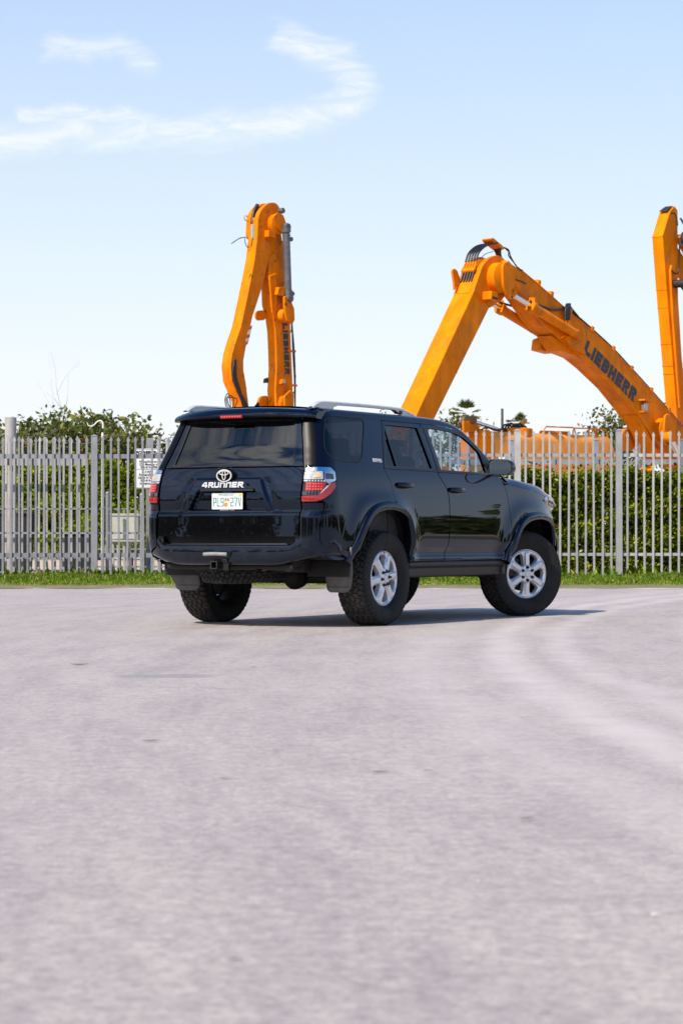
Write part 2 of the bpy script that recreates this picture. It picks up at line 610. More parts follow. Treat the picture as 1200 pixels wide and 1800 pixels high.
    if ch == '5': return [(q((0, 0), (1 - cu, 0), (1, c), (1, .55 + v / 2), (u, .55 + v / 2), (u, 1 - v), (1, 1 - v), (1, 1), (0, 1), (0, .55 - v / 2), (1 - u, .55 - v / 2), (1 - u, v), (0, v)), [])]
    raise KeyError(ch)
def word(txt, x, y, w, h, t, sp, widths=None):
    out = []; cx = x
    for i, ch in enumerate(txt):
        ww = (widths or {}).get(ch, w)
        out += G(ch, cx, y, ww, h, t)
        cx += ww + sp
    return out, cx - sp
# ================================================================== ground
def pavement_mat():
    m, n, b = new_mat('pavement')
    fine = noise_node(n, 42, 6, .75)
    sp = noise_node(n, 260, 2, .5)
    mid = noise_node(n, 1.1, 6, .62)
    blot = noise_node(n, 9, 6, .7, dist=.5)
    base = ramp(n, mid.outputs['Fac'], [(.28, (.336, .298, .289)), (.5, (.352, .313, .304)), (.72, (.370, .330, .320))]).outputs[0]
    mot = noise_node(n, 15.0, 10, .80, dist=.2)
    c = mixc(n, 1.0, base, ramp(n, mot.outputs['Fac'], [(.32, (.72, .72, .74)), (.5, (1, 1, 1)), (.68, (1.28, 1.26, 1.22))]).outputs[0], 'MULTIPLY')
    c = mixc(n, .3, c, ramp(n, blot.outputs['Fac'], [(.3, (.74, .74, .77)), (.5, (1, 1, 1)), (.7, (1.22, 1.20, 1.16))]).outputs[0], 'MULTIPLY')
    c = mixc(n, .8, c, ramp(n, fine.outputs['Fac'], [(.28, (.52, .52, .54)), (.5, (1, 1, 1)), (.72, (1.42, 1.40, 1.36))]).outputs[0], 'MULTIPLY')
    c = mixc(n, .75, c, ramp(n, sp.outputs['Fac'], [(.30, (.42, .42, .44)), (.44, (.95, .95, .95)), (.58, (1.03, 1.03, 1.02)), (.72, (1.75, 1.70, 1.62))]).outputs[0], 'MULTIPLY')
    # pits and pale grit
    vo = n.nodes.new('ShaderNodeTexVoronoi'); vo.inputs['Scale'].default_value = 26; tcv = n.nodes.new('ShaderNodeTexCoord'); n.links.new(tcv.outputs['Object'], vo.inputs['Vector'])
    spot = ramp(n, vo.outputs['Distance'], [(.10, (1, 1, 1)), (.20, (0, 0, 0))]).outputs[0]
    vr = n.nodes.new('ShaderNodeSeparateColor'); n.links.new(vo.outputs['Color'], vr.inputs[0])
    dk = ramp(n, vr.outputs[0], [(.86, (0, 0, 0)), (.88, (1, 1, 1))]).outputs[0]; lt = ramp(n, vr.outputs[1], [(.90, (0, 0, 0)), (.92, (1, 1, 1))]).outputs[0]
    c = mixc(n, mixc(n, .6, (0, 0, 0), mixc(n, 1.0, spot, dk, 'MULTIPLY'), 'ADD'), c, (.13, .12, .12))
    c = mixc(n, mixc(n, .6, (0, 0, 0), mixc(n, 1.0, spot, lt, 'MULTIPLY'), 'ADD'), c, (.62, .58, .54))
    # hairline cracks
    wv = n.nodes.new('ShaderNodeVectorMath'); wv.operation = 'MULTIPLY_ADD'
    wn_ = noise_node(n, 1.3, 5, .65); n.links.new(wn_.outputs['Color'], wv.inputs[0]); wv.inputs[1].default_value = (1.1, 1.1, 0); n.links.new(tcv.outputs['Object'], wv.inputs[2])
    cr = n.nodes.new('ShaderNodeTexVoronoi'); cr.feature = 'DISTANCE_TO_EDGE'; cr.inputs['Scale'].default_value = .33; n.links.new(wv.outputs[0], cr.inputs['Vector'])
    crm = noise_node(n, .6, 4, .6)
    crk = mixc(n, 1.0, ramp(n, cr.outputs['Distance'], [(.003, (1, 1, 1)), (.010, (0, 0, 0))]).outputs[0], ramp(n, crm.outputs['Fac'], [(.58, (0, 0, 0)), (.68, (.45, .45, .45))]).outputs[0], 'MULTIPLY')
    c = mixc(n, crk, c, (.10, .095, .095))
    # worn, paler wheel tracks sweeping round to the right
    tc = n.nodes.new('ShaderNodeTexCoord'); sx = n.nodes.new('ShaderNodeSeparateXYZ'); n.links.new(tc.outputs['Object'], sx.inputs[0])
    def mth(op, x, y=None, z=None):
        q = n.nodes.new('ShaderNodeMath'); q.operation = op
        for i, v in enumerate((x, y, z)):
            if v is None: continue
            if isinstance(v, (int, float)): q.inputs[i].default_value = v
            else: n.links.new(v, q.inputs[i])
        return q.outputs[0]
    dx = mth('SUBTRACT', sx.outputs[0], 46.0); dy = mth('SUBTRACT', sx.outputs[1], 12.6)
    r = mth('SQRT', mth('ADD', mth('MULTIPLY', dx, dx), mth('MULTIPLY', dy, dy)))
    # swept grain: streaks that follow the same turning circle
    ang = mth('MULTIPLY', mth('ARCTAN2', dx, dy), 45.0)
    pv = n.nodes.new('ShaderNodeCombineXYZ'); n.links.new(mth('MULTIPLY', r, 3.2), pv.inputs[0]); n.links.new(mth('MULTIPLY', ang, .55), pv.inputs[1])
    stn = n.nodes.new('ShaderNodeTexNoise'); stn.inputs['Scale'].default_value = 1.0; stn.inputs['Detail'].default_value = 8; stn.inputs['Roughness'].default_value = .7; n.links.new(pv.outputs[0], stn.inputs['Vector'])
    c = mixc(n, .75, c, ramp(n, stn.outputs['Fac'], [(.34, (.80, .80, .82)), (.5, (1, 1, 1)), (.66, (1.16, 1.15, 1.12))]).outputs[0], 'MULTIPLY')
    wob = noise_node(n, .5, 4, .6)
    r = mth('ADD', r, mth('MULTIPLY_ADD', wob.outputs['Fac'], .5, -.25))
    tot = None
    for r0, w_, a in ((45.05, .15, .9), (44.62, .13, .7), (45.55, .22, .45), (43.5, .2, .5)):
        d = mth('DIVIDE', mth('ABSOLUTE', mth('SUBTRACT', r, r0)), w_)
        g = mth('MULTIPLY', mth('POWER', 2.718, mth('MULTIPLY', mth('MULTIPLY', d, d), -1.0)), a)
        tot = g if tot is None else mth('MAXIMUM', tot, g)
    tn = noise_node(n, 2.2, 5, .65)
    tot = mth('MULTIPLY', tot, mth('MULTIPLY_ADD', tn.outputs['Fac'], 1.1, -.05))
    c = mixc(n, mth('MULTIPLY', tot, 1.25), c, (.52, .468, .458))
    # dark tyre scuffs and an old patch
    sc = noise_node(n, .9, 6, .7, dist=1.5, stretch=(.5, 2.6, 1))
    c = mixc(n, mth('MULTIPLY', ramp(n, sc.outputs['Fac'], [(.64, (0, 0, 0)), (.76, (1, 1, 1))]).outputs[0], .22), c, (.17, .165, .17))
    px = mth('DIVIDE', mth('SUBTRACT', sx.outputs[0], -.92), .36); py = mth('DIVIDE', mth('SUBTRACT', sx.outputs[1], 12.4), .22)
    pd = mth('ADD', mth('ADD', mth('MULTIPLY', px, px), mth('MULTIPLY', py, py)), mth('MULTIPLY_ADD', tn.outputs['Fac'], 2.6, -1.3))
    pm = mth('MULTIPLY', ramp(n, pd, [(.35, (1, 1, 1)), (.95, (0, 0, 0))]).outputs[0], .6)
    c = mixc(n, pm, c, (.20, .195, .195))
    n.links.new(c, b.inputs['Base Color'])
    b.inputs['Roughness'].default_value = .66
    b.inputs['Specular IOR Level'].default_value = .5
    bump(n, b, mixc(n, .5, fine.outputs['Fac'], sp.outputs['Fac']), .55, .012)
    return m
M_pave = pavement_mat()
mb = MB()
mb.add([(-400, -300, 0), (400, -300, 0), (400, 33.2, 0), (-400, 33.2, 0)], [(0, 1, 2, 3)])
o = mb.build('pavement', M_pave, None, 0); o['kind'] = 'structure'
# ================================================================== verge, yard, fences, street furniture
def grass_ground_mat():
    m, n, b = new_mat('verge_soil')
    a = noise_node(n, 3, 6, .65); c = noise_node(n, 40, 3)
    col = ramp(n, a.outputs['Fac'], [(.3, (.13, .13, .05)), (.55, (.17, .15, .08)), (.75, (.27, .22, .15))]).outputs[0]
    col = mixc(n, .4, col, ramp(n, c.outputs['Fac'], [(.3, (.5, .5, .5)), (.7, (1.3, 1.3, 1.3))]).outputs[0], 'MULTIPLY')
    n.links.new(col, b.inputs['Base Color']); b.inputs['Roughness'].default_value = .95
    bump(n, b, c.outputs['Fac'], .6, .03)
    return m
def yard_mat():
    m, n, b = new_mat('yard_sand')
    a = noise_node(n, .8, 6, .65); c = noise_node(n, 25, 4)
    col = ramp(n, a.outputs['Fac'], [(.3, (.36, .28, .21)), (.6, (.50, .41, .33)), (.8, (.30, .27, .18))]).outputs[0]
    col = mixc(n, .4, col, ramp(n, c.outputs['Fac'], [(.3, (.6, .6, .6)), (.7, (1.25, 1.25, 1.25))]).outputs[0], 'MULTIPLY')
    n.links.new(col, b.inputs['Base Color']); b.inputs['Roughness'].default_value = .95
    bump(n, b, c.outputs['Fac'], .5, .03)
    return m
M_soil = grass_ground_mat(); M_sand = yard_mat()
rng = np.random.default_rng(5)
# ragged verge edge
nx = 400
X = np.linspace(-60, 60, nx)
edge = 33.0 + .10 * np.sin(X * 1.7) + .07 * np.sin(X * 4.3 + 1) + .05 * rng.normal(size=nx)
rows = [np.stack([X, edge, np.full(nx, .006)], 1), np.stack([X, edge + .12, np.full(nx, .03)], 1), np.stack([X, edge * 0 + 34.5, np.full(nx, .05)], 1), np.stack([X, edge * 0 + 40.6, np.full(nx, .06)], 1)]
o = MB().grid(np.array(rows)).build('verge', M_soil, None, 60); o['kind'] = 'structure'
mb = MB(); mb.add([(-1500, 40.6, .055), (1500, 40.6, .055), (1500, 3000, .055), (-1500, 3000, .055)], [(0, 1, 2, 3)])
o = mb.build('yard_ground', M_sand, None, 0); o['kind'] = 'structure'
mb = MB()
for x0, x1 in ((-400, -60), (60, 400)):
    mb.add([(x0, 33.2, .004), (x1, 33.2, .004), (x1, 40.6, .05), (x0, 40.6, .05)], [(0, 1, 2, 3)])
o = mb.build('verge', M_soil, None, 0); o['kind'] = 'structure'

def leaf_soup(name, P, D, L, W, mat, parent=None, seed=0, bend=.25, kind=None):
    """many leaf-sized blades: centre P, direction D, length L, width W -> one mesh (two triangles + fold)"""
    r = np.random.default_rng(seed)
    n = len(P)
    D = D / (np.linalg.norm(D, axis=1)[:, None] + 1e-9)
    q = r.normal(size=(n, 3)); S_ = np.cross(D, q); S_ /= np.linalg.norm(S_, axis=1)[:, None] + 1e-9
    N = np.cross(S_, D)
    L = np.broadcast_to(L, (n,))[:, None]; W = np.broadcast_to(W, (n,))[:, None]
    a = P - D * L * .5; b = P + D * L * .5 - N * L * bend * .4
    c = P + S_ * W * .5 + N * L * bend * .25; d = P - S_ * W * .5 + N * L * bend * .25
    V = np.stack([a, c, b, d], 1).reshape(-1, 3)
    i = np.arange(n)[:, None] * 4
    F = np.concatenate([i + [0, 1, 2], i + [0, 2, 3]], 1).reshape(-1, 3)
    me = bpy.data.meshes.new(name)
    me.vertices.add(len(V)); me.vertices.foreach_set('co', V.astype(np.float32).ravel())
    me.loops.add(F.size); me.loops.foreach_set('vertex_index', F.astype(np.int32).ravel())
    me.polygons.add(len(F)); me.polygons.foreach_set('loop_start', np.arange(0, F.size, 3, dtype=np.int32))
    me.update(calc_edges=True); me.validate()
    ca = me.color_attributes.new('tone', 'FLOAT_COLOR', 'POINT')
    tn = np.repeat(r.random(n), 4)
    ca.data.foreach_set('color', np.stack([tn, tn, tn, np.ones_like(tn)], 1).astype(np.float32).ravel())
    o = link_mesh(name, me, mat, parent)
    if kind: o['kind'] = kind
    return o
def leaf_mat(name, stops, rough=.45, trans=.25):
    m, n, b = new_mat(name)
    at = n.nodes.new('ShaderNodeAttribute'); at.attribute_name = 'tone'
    col = ramp(n, at.outputs['Fac'], stops)
    n.links.new(col.outputs[0], b.inputs['Base Color'])
    b.inputs['Roughness'].default_value = rough
    b.inputs['Specular IOR Level'].default_value = .22
    tr = n.nodes.new('ShaderNodeBsdfTranslucent'); n.links.new(col.outputs[0], tr.inputs[0])
    mx = n.nodes.new('ShaderNodeMixShader'); mx.inputs[0].default_value = trans
    o = n.nodes['Material Output']
    n.links.new(b.outputs[0], mx.inputs[1]); n.links.new(tr.outputs[0], mx.inputs[2]); n.links.new(mx.outputs[0], o.inputs[0])
    return m
M_grass = leaf_mat('grass_blade', [(0, (.07, .15, .003)), (.5, (.14, .27, .006)), (.78, (.23, .34, .015)), (.88, (.38, .33, .09)), (1, (.46, .38, .16))], .6, .35)
M_hedge = leaf_mat('hedge_leaf', [(0, (.025, .055, .002)), (.45, (.09, .145, .004)), (.8, (.25, .31, .008)), (.94, (.44, .42, .02)), (1, (.36, .14, .03))], .33, .28)
M_hedge2 = leaf_mat('bright_hedge_leaf', [(0, (.06, .10, .004)), (.5, (.17, .25, .006)), (.85, (.36, .42, .012)), (1, (.48, .44, .03))], .4, .32)
M_tree = leaf_mat('tree_leaf', [(0, (.04, .062, .012)), (.55, (.09, .125, .02)), (.85, (.16, .185, .03)), (1, (.26, .17, .05))], .5, .3)
M_palm = leaf_mat('palm_leaf', [(0, (.07, .10, .025)), (.6, (.15, .18, .05)), (1, (.26, .22, .08))], .5, .25)
M_palmdry = leaf_mat('dry_palm_leaf', [(0, (.22, .12, .03)), (1, (.42, .25, .06))], .6, .2)
M_bark = simple('bark', (.10, .08, .06), .9, 0, .4, 14, bumps=.5, bscale=30)

# grass verge: blades
n = 120000
gx = rng.uniform(-9, 10.5, n); gy = 33.05 + (rng.random(n)**.8) * 7.6
gy += .10 * np.sin(gx * 1.7)
cl = .5 + .5 * np.sin(gx * 2.1 + 1.3 * np.sin(gy * 1.4)) * np.cos(gy * 1.9 + gx)
keep = rng.random(n) < (.45 + .55 * cl) * np.clip((gy - 32.98) / .25 + .25 * np.sin(gx * 5.3) * np.sin(gx * 1.9 + 1), .12, 1)
gx, gy, cl = gx[keep], gy[keep], cl[keep]
h = rng.uniform(.028, .070, len(gx)) * (.55 + .8 * cl) * np.clip(.45 + (gy - 33.0) / 3.0, .45, 1.25)
D = np.stack([rng.normal(0, .38, len(gx)), rng.normal(0, .38, len(gx)), np.ones(len(gx))], 1)
P = np.stack([gx, gy, .045 + h * .5], 1)
g_ = leaf_soup('grass', P, D, h * 1.25, .014, M_grass, None, 2, .5, 'stuff')
tag(g_, 'strip of short green grass along the foot of the fence', 'grass')
n = 1100
wx = rng.uniform(-9, 10.5, n); wy = rng.uniform(39.2, 40.0, n); wh = rng.uniform(.06, .20, n)
D = np.stack([rng.normal(0, .45, n), rng.normal(0, .45, n), np.ones(n)], 1)
g_ = leaf_soup('weeds', np.stack([wx, wy, .05 + wh * .5], 1), D, wh * 1.2, .02, M_grass, None, 3, .6, 'stuff')
tag(g_, 'taller weeds growing along the bottom rail of the fence', 'weeds')

# ---- palisade fences -----------------------------------------------------
def galv(name, c, sc=5, streak=.3):
    m, n, b = new_mat(name)
    a = noise_node(n, sc, 5, .6); s_ = noise_node(n, 9, 4, .6, stretch=(1, 1, .15))
    d = tuple(k * .82 for k in c); l = tuple(min(1, k * 1.12) for k in c)
    col = ramp(n, a.outputs['Fac'], [(.3, d), (.7, l)]).outputs[0]
    col = mixc(n, streak, col, ramp(n, s_.outputs['Fac'], [(.35, (.62, .60, .58)), (.6, (1, 1, 1))]).outputs[0], 'MULTIPLY')
    oi = n.nodes.new('ShaderNodeObjectInfo')
    col = mixc(n, 1.0, col, ramp(n, oi.outputs['Random'], [(0, (.80, .80, .82)), (1, (1.12, 1.11, 1.10))]).outputs[0], 'MULTIPLY')
    ru = noise_node(n, 3.1, 7, .75, coord='Generated', dist=.5)
    col = mixc(n, ramp(n, ru.outputs['Fac'], [(.71, (0, 0, 0)), (.80, (.6, .6, .6))]).outputs[0], col, (.17, .085, .045))
    n.links.new(col, b.inputs['Base Color'])
    b.inputs['Roughness'].default_value = .5; b.inputs['Metallic'].default_value = .15
    return m
M_gal = galv('galvanised_light', (.385, .388, .40))
M_gald = galv('galvanised_dark', (.25, .262, .295), streak=.4)  # darker, bluer tone for the left fence and small steelwork
M_galb = galv('galvanised_back', (.40, .395, .395))
M_conc = galv('pale_beam', (.40, .38, .38), 3, .6)
M_galrust = galv('galvanised_rusting', (.36, .35, .34), 3, .5)

def picket_mesh(h, w=.034, d=.03, name='picket'):
    """square tube pale with a flattened spear head"""
    m = MB()
    tip = [(0, 0), (0, h)]
    hw = w / 2
    prof = [(-hw, 0), (hw, 0), (hw, h - .12), (hw * .8, h - .105), (hw * 1.75, h - .065), (0, h), (-hw * 1.75, h - .065), (-hw * .8, h - .105), (-hw, h - .12)]
    m.prism(prof[2:9], (0, 0, 0), (1, 0, 0), (0, 0, 1), (0, -1, 0), -.006, .006)
    m.box((0, 0, (h - .115) / 2), (w, d, h - .115))
    return m.mesh(name, 0)
def post_mesh(h, w=.105, d=.105, name='post'):
    m = MB(); m.box((0, 0, h / 2), (w, d, h)); m.box((0, 0, h + .006), (w + .016, d + .016, .012))
    r_ = w / 2 + .002
    m.add([(-r_, -r_, h + .012), (r_, -r_, h + .012), (r_, r_, h + .012), (-r_, r_, h + .012), (0, 0, h + .034)], [(0, 1, 4), (1, 2, 4), (2, 3, 4), (3, 0, 4)])
    return m.mesh(name, 0)
def rail_mesh(L, h=.05, d=.045, name='rail'):
    m = MB(); m.box((L / 2, 0, 0), (L, d, h)); return m.mesh(name, 0)
def px2x(px, d):
    return (px - 600) / 4072.0 * d
def fence(name, label, y, x0, x1, pickets, posts, rails, hp, mat, hpost, off=.045, group=None):
    """pickets/posts: lists of x ; rails: list of (z, height) ; all children of one fence"""
    f = empty(name, ((x0 + x1) / 2, y, 0), 0, label, 'fence', group)
    cx = (x0 + x1) / 2
    pm = picket_mesh(hp - .06); pm.materials.append(mat)
    for i, x in enumerate(pickets):
        o = link_mesh('picket', pm, None, f)
        o.location = (x - cx, -off, .06 + random.uniform(-.018, .014)); o.rotation_euler = (random.uniform(-.004, .004), random.gauss(0, .004) + (random.choice((-1, 1)) * .012 if random.random() < .06 else 0), random.uniform(-.10, .10))
    if posts:
        qm = post_mesh(hpost); qm.materials.append(mat)
        for x in posts:
            o = link_mesh('post', qm, None, f); o.location = (x - cx, -.02, .0)
    ends = sorted(posts) if len(posts) > 1 else [x0, x1]
    ends = [x0] + [p for p in ends if x0 + .2 < p < x1 - .2] + [x1]
    for z, hh in rails:
        for a, b_ in zip(ends[:-1], ends[1:]):
            rm = rail_mesh(b_ - a - .11, hh); rm.materials.append(mat)
            o = link_mesh('rail', rm, None, f); o.location = (a + .055 - cx, 0, z)
    return f
random.seed(4)
FY = 39.5
def X39(px): return px2x(px, FY)
# right-hand fence: bays of eleven pales
posts_r = [X39(374 + 178.3 * k) for k in range(0, 9)]
pick_r = []
for k in range(0, 8):
    for j in range(11):
        pick_r.append(X39(374 + 178.3 * k + 14.4 + 15.0 * j))
def zy(py, d): return .75 + (942.4 - py) / 4072.0 * d
fence('palisade_fence', 'pale grey spear topped metal fence in front of the dense hedge', FY, posts_r[0], posts_r[-1], pick_r, posts_r[1:], [(zy(800, FY), .055), (zy(974.5, FY), .05)], zy(757, FY), M_gal, zy(757, FY) + .0)
# left-hand fence, darker and bluer grey
posts_l = [X39(-190), X39(-12), X39(166), X39(344)]
pick_l = [X39(166 + 15.0 + 14.35 * j) for j in range(0, 12)] + [X39(166 - 15.5 - 14.5 * j) for j in range(0, 24)]
pick_l = [x for x in pick_l if all(abs(x - p) > .09 for p in posts_l)]
fence('palisade_fence', 'darker blue grey spear topped fence along the left of the verge', FY, posts_l[0], posts_l[-1], pick_l, [posts_l[0], posts_l[2], posts_l[3]], [(zy(802, FY), .075), (zy(894.5, FY), .022), (zy(937, FY), .03), (zy(976, FY), .075)], zy(766.5, FY), M_gald, zy(767, FY))
# sliding gate parked behind it
GY = 39.95
def X40(px): return px2x(px, GY)
pick_g = [X40(155.2 - 14.45 * j) for j in range(0, 25)]
gate = fence('sliding_gate', 'sliding gate with bright spear tips parked behind the blue grey fence', GY, X40(-205), X40(160), pick_g, [], [(zy(812, GY), .12), (zy(977, GY), .10)], zy(767.5, GY), M_galb, 2.4)
gate['category'] = 'gate'
# second short run seen to the right of the sign
pick_h = [X40(277 + 14.0 * j) for j in range(0, 8)]
f2 = fence('palisade_fence', 'short run of spear topped pales behind the sign post', GY + .25, X40(268), X40(384), pick_h, [], [(zy(812, GY), .06), (zy(977, GY), .06)], zy(769, GY), M_galb, 2.4)
# fence beyond the hedge
BY = 45.2
def X45(px): return px2x(px, BY)
bp = [X45(748), X45(897.5), X45(1046.5), X45(1200), X45(1350)]
bpk = [X45(748 + 75 + 149.5 * j) for j in range(4)]
fence('rear_fence', 'blue grey fence with square posts standing behind the hedge', BY, bp[0], bp[-1], bpk, bp, [(zy(812, BY), .10)], zy(779, BY), M_gald, zy(774, BY))

# tall round steel column behind the gate
cx = px2x(18.5, 42.0)
t_ = empty('steel_column', (cx, 42, 0), 0, 'thick grey round steel column rising above the left fence', 'column')
mb = MB(); mb.lathe([(.105, 0), (.105, 2.905), (.098, 2.905), (.098, 2.5)], 28); mb.build('shaft', M_galrust, t_, 40)
mb = MB(); mb.lathe([(.17, .05), (.17, .075), (.105, .075)], 28); mb.build('base_plate', M_gald, t_, 40)
mb = MB(); mb.box((.02, -.107, 2.02), (.05, .006, .16)); mb.build('rust_patch', M_rust if 'M_rust' in globals() else simple('rust_stain', (.30, .12, .04), .8, 0, .4, 20), t_, 0)
# sign on its post
SY = 40.75
sign = empty('notice_sign', (px2x(262, SY), SY, 0), 0, 'white pickup and delivery notice board on a grey post behind the fence', 'sign')
sw0, sw1 = px2x(238, SY) - px2x(262, SY), px2x(285.5, SY) - px2x(262, SY)
sz0, sz1 = zy(858.5, SY), zy(788.5, SY)
mb = MB(); mb.prism(round_poly([(sw0, sz0), (sw1, sz0), (sw1, sz1), (sw0, sz1)], .025, 4), (0, 0, 0), (1, 0, 0), (0, 0, 1), (0, -1, 0), .05, .055)
M_signw = simple('sign_white', (.70, .71, .73), .4, 0, .06, 8)
M_ink = simple('sign_ink', (.015, .015, .02), .5, 0, .1, 20)
M_inkred = simple('sign_red', (.45, .02, .02), .5, 0, .1, 20)
mb.build('board', M_signw, sign, 0)
rim_ = round_poly([(sw0, sz0), (sw1, sz0), (sw1, sz1), (sw0, sz1)], .025, 4)
V, T, L = fill(inset(rim_, .008), [inset(rim_, .013)], .1)
mb = MB(); mb.add(np.stack([V[:, 0], np.full(len(V), -.0585), V[:, 1]], 1), [tuple(k) for k in T.tolist()]); mb.build('border', M_ink, sign, 0)
mb = MB(); mb.box((.0, 0, zy(770, SY) / 2), (.10, .09, zy(770, SY))); mb.build('post', M_gald, sign, 0, .006)
def text_mesh(name, body, size, mat, parent, M, bold=0.0, shear=0.0):
    c = bpy.data.curves.new(name, 'FONT'); c.body = body; c.size = size; c.align_x = 'CENTER'; c.align_y = 'CENTER'; c.offset = bold; c.resolution_u = 3; c.shear = shear; c.extrude = .0008
    o = bpy.data.objects.new(name, c); COL.objects.link(o)
    dg = bpy.context.evaluated_depsgraph_get()
    me = bpy.data.meshes.new_from_object(o.evaluated_get(dg))
    bpy.data.objects.remove(o); bpy.data.curves.remove(c)
    me.materials.clear(); me.materials.append(mat)
    r_ = link_mesh(name, me, None, parent)
    r_.matrix_local = M
    return r_
mid = (sw0 + sw1) / 2
def sline(body, size, py, mat=None, bold=.0012, shear=0):
    return text_mesh('sign_lettering', body, size, mat or M_ink, sign, Matrix.Translation((mid, -.0580, zy(py, SY))) @ Matrix.Rotation(rad(90), 4, 'X'), bold, shear)
sline('POWERTRAC', .076, 795.8, None, .004, .25)
mb = MB(); mb.box((mid - .06, -.0578, zy(799.6, SY)), (.24, .002, .007)); mb.build('underline', M_inkred, sign, 0)
for body, py in (('Pickup/Delivery', 811.5), ('Call Manager at', 816.5), ('305-819-3708', 821.5)): sline(body, .052, py)
mb = MB(); mb.box((mid, -.0578, zy(825, SY)), (.42, .002, .005)); mb.build('divider', M_ink, sign, 0)
for body, py in (('AVISO', 829.5), ("Recoja's/Entrega", 834.5), ('Llame Al Gerente', 839.5), ('305-819-3708', 844.7)): sline(body, .052, py)
sline('POWERTRAC S.A.', .040, 850.5)

# white swan-neck pipe
py_ = 44.0
t_ = empty('vent_pipe', (px2x(180.5, py_), py_, 0), 0, 'thin white pipe with a hooked top standing behind the fence', 'pipe')
Ppipe = [(0, 0, 0), (0, 0, 2.4), (.005, 0, 2.80), (.0, 0, 2.90), (-.04, 0, 2.945), (-.10, 0, 2.93), (-.16, 0, 2.87), (-.22, 0, 2.84), (-.28, 0, 2.86), (-.30, 0, 2.92)]
mb = MB(); mb.tube([(0, 0, 0), (.0, 0, 2.0), (-.004, 0, 2.72)], [.032, .028, .022], 10); mb.build('stem', simple('white_pipe', (.70, .69, .67), .5, 0, .1, 10), t_, 60)
mb = MB(); mb.tube(catmull(Ppipe[2:], 5), [.017 - .00028 * k for k in range(len(catmull(Ppipe[2:], 5)))], 8); mb.build('hook', bpy.data.materials['white_pipe'], t_, 60)
# bollards with a guard rail, and the meter cabinet between them
for pxx, pyt, lab in ((189, 863.5, 'left steel bollard with domed cap beside the meter cabinet'), (249, 866, 'right steel bollard with domed cap near the sign post')):
    d = 43.0
    b_ = empty('bollard', (px2x(pxx, d), d, 0), 0, lab, 'bollard', 'bollards guarding the meter cabinet')
    hh = zy(pyt, d)
    mb = MB(); mb.tube([(0, 0, 0), (0, 0, hh - .06)], .034, 14); mb.build('tube', M_gald, b_, 40)
    mb = MB(); mb.lathe([(.038, hh - .06), (.040, hh - .035), (.03, hh - .01), (.001, hh)], 14); mb.build('cap', M_gald, b_, 50)
d = 43.05
gr_ = empty('guard_rail', (px2x(219, d), d, 0), 0, 'two thin steel rails spanning between the bollards', 'railing')
for pyt in (906.5, 951.5):
    mb = MB(); mb.tube([(px2x(186, d) - px2x(219, d), 0, zy(pyt, d)), (px2x(252, d) - px2x(219, d), 0, zy(pyt, d))], .02, 8); mb.build('rail', M_gald, gr_)
d = 43.4
cab_ = empty('meter_cabinet', (px2x(218, d), d, 0), 0, 'pale grey green metal cabinet on legs behind the fence', 'cabinet')
M_cab = simple('cabinet_paint', (.42, .43, .37), .5, 0, .1, 6)
w2 = (px2x(242, d) - px2x(193.5, d)); z0, z1 = zy(950, d), zy(905, d)
mb = MB(); mb.box((0, .15, (z0 + z1) / 2), (w2, .3, z1 - z0)); mb.build('body', M_cab, cab_, 0, .01)
mb = MB(); mb.box((0, .15, z1 + .012), (w2 + .03, .33, .024)); mb.build('lid', M_cab, cab_, 0, .005)
mb = MB(); mb.box((0, -.004, (z0 + z1) / 2), (w2 - .05, .012, z1 - z0 - .05)); mb.build('door', M_cab, cab_, 0, .004)
for k in range(5):
    x = -w2 / 2 + .05 + k * (w2 - .1) / 4
    mb = MB(); mb.tube([(x, .1, 0), (x, .1, z0)], .022, 8); mb.build('conduit', M_galb, cab_)
# low paling strip seen under the cabinet
LYd = 44.6
lowp = [px2x(186 + 10.5 * j, LYd) for j in range(18)]
lf = empty('low_fence', (px2x(260, LYd), LYd, 0), 0, 'low row of thin grey pales behind the meter cabinet', 'fence')
lm = MB(); lm.box((0, 0, .29), (.035, .02, .58)); lme = lm.mesh('pale', 0); lme.materials.append(M_galb)
for x in lowp:
    o = link_mesh('pale', lme, None, lf); o.location = (x - px2x(260, LYd), 0, 0)
for z in (.16, .50):
    mb = MB(); mb.box((0, .02, z), (2.1, .03, .03)); mb.build('rail', M_gald, lf, 0)
# dark bins / crates behind the gate
M_bin = simple('dark_bin', (.007, .0075, .009), .6, 0, .3, 8)
for lab, pa, pb, pt, d in (('tall dark waste bin behind the column on the far left', -30, 58, 905, 42.9), ('dark box shaped bin behind the gate left of the fence post', 110, 158, 940, 42.7)):
    xa, xb = px2x(pa, d), px2x(pb, d); zt_ = zy(pt, d)
    b_ = empty('waste_bin', ((xa + xb) / 2, d, 0), 0, lab, 'bin', 'dark bins behind the gate')
    w3 = xb - xa
    mb = MB(); mb.add([(-w3 * .44, -.3, .10), (w3 * .44, -.3, .10), (w3 * .44, .3, .10), (-w3 * .44, .3, .10), (-w3 / 2, -.34, zt_), (w3 / 2, -.34, zt_), (w3 / 2, .34, zt_), (-w3 / 2, .34, zt_)], [(0, 3, 2, 1), (4, 5, 6, 7), (0, 1, 5, 4), (1, 2, 6, 5), (2, 3, 7, 6), (3, 0, 4, 7)])
    mb.build('body', M_bin, b_, 0, .02)
    mb = MB(); mb.box((0, 0, zt_ + .025), (w3 + .05, .74, .05)); mb.build('lid', M_bin, b_, 0, .015)
    for s_ in (-1, 1):
        mb = MB(); mb.lathe([(.001, -.02), (.10, -.02), (.10, .02), (.001, .02)], 16, (s_ * w3 * .36, -.28, .10), (1, 0, 0)); mb.build('wheel', M_bin, b_)
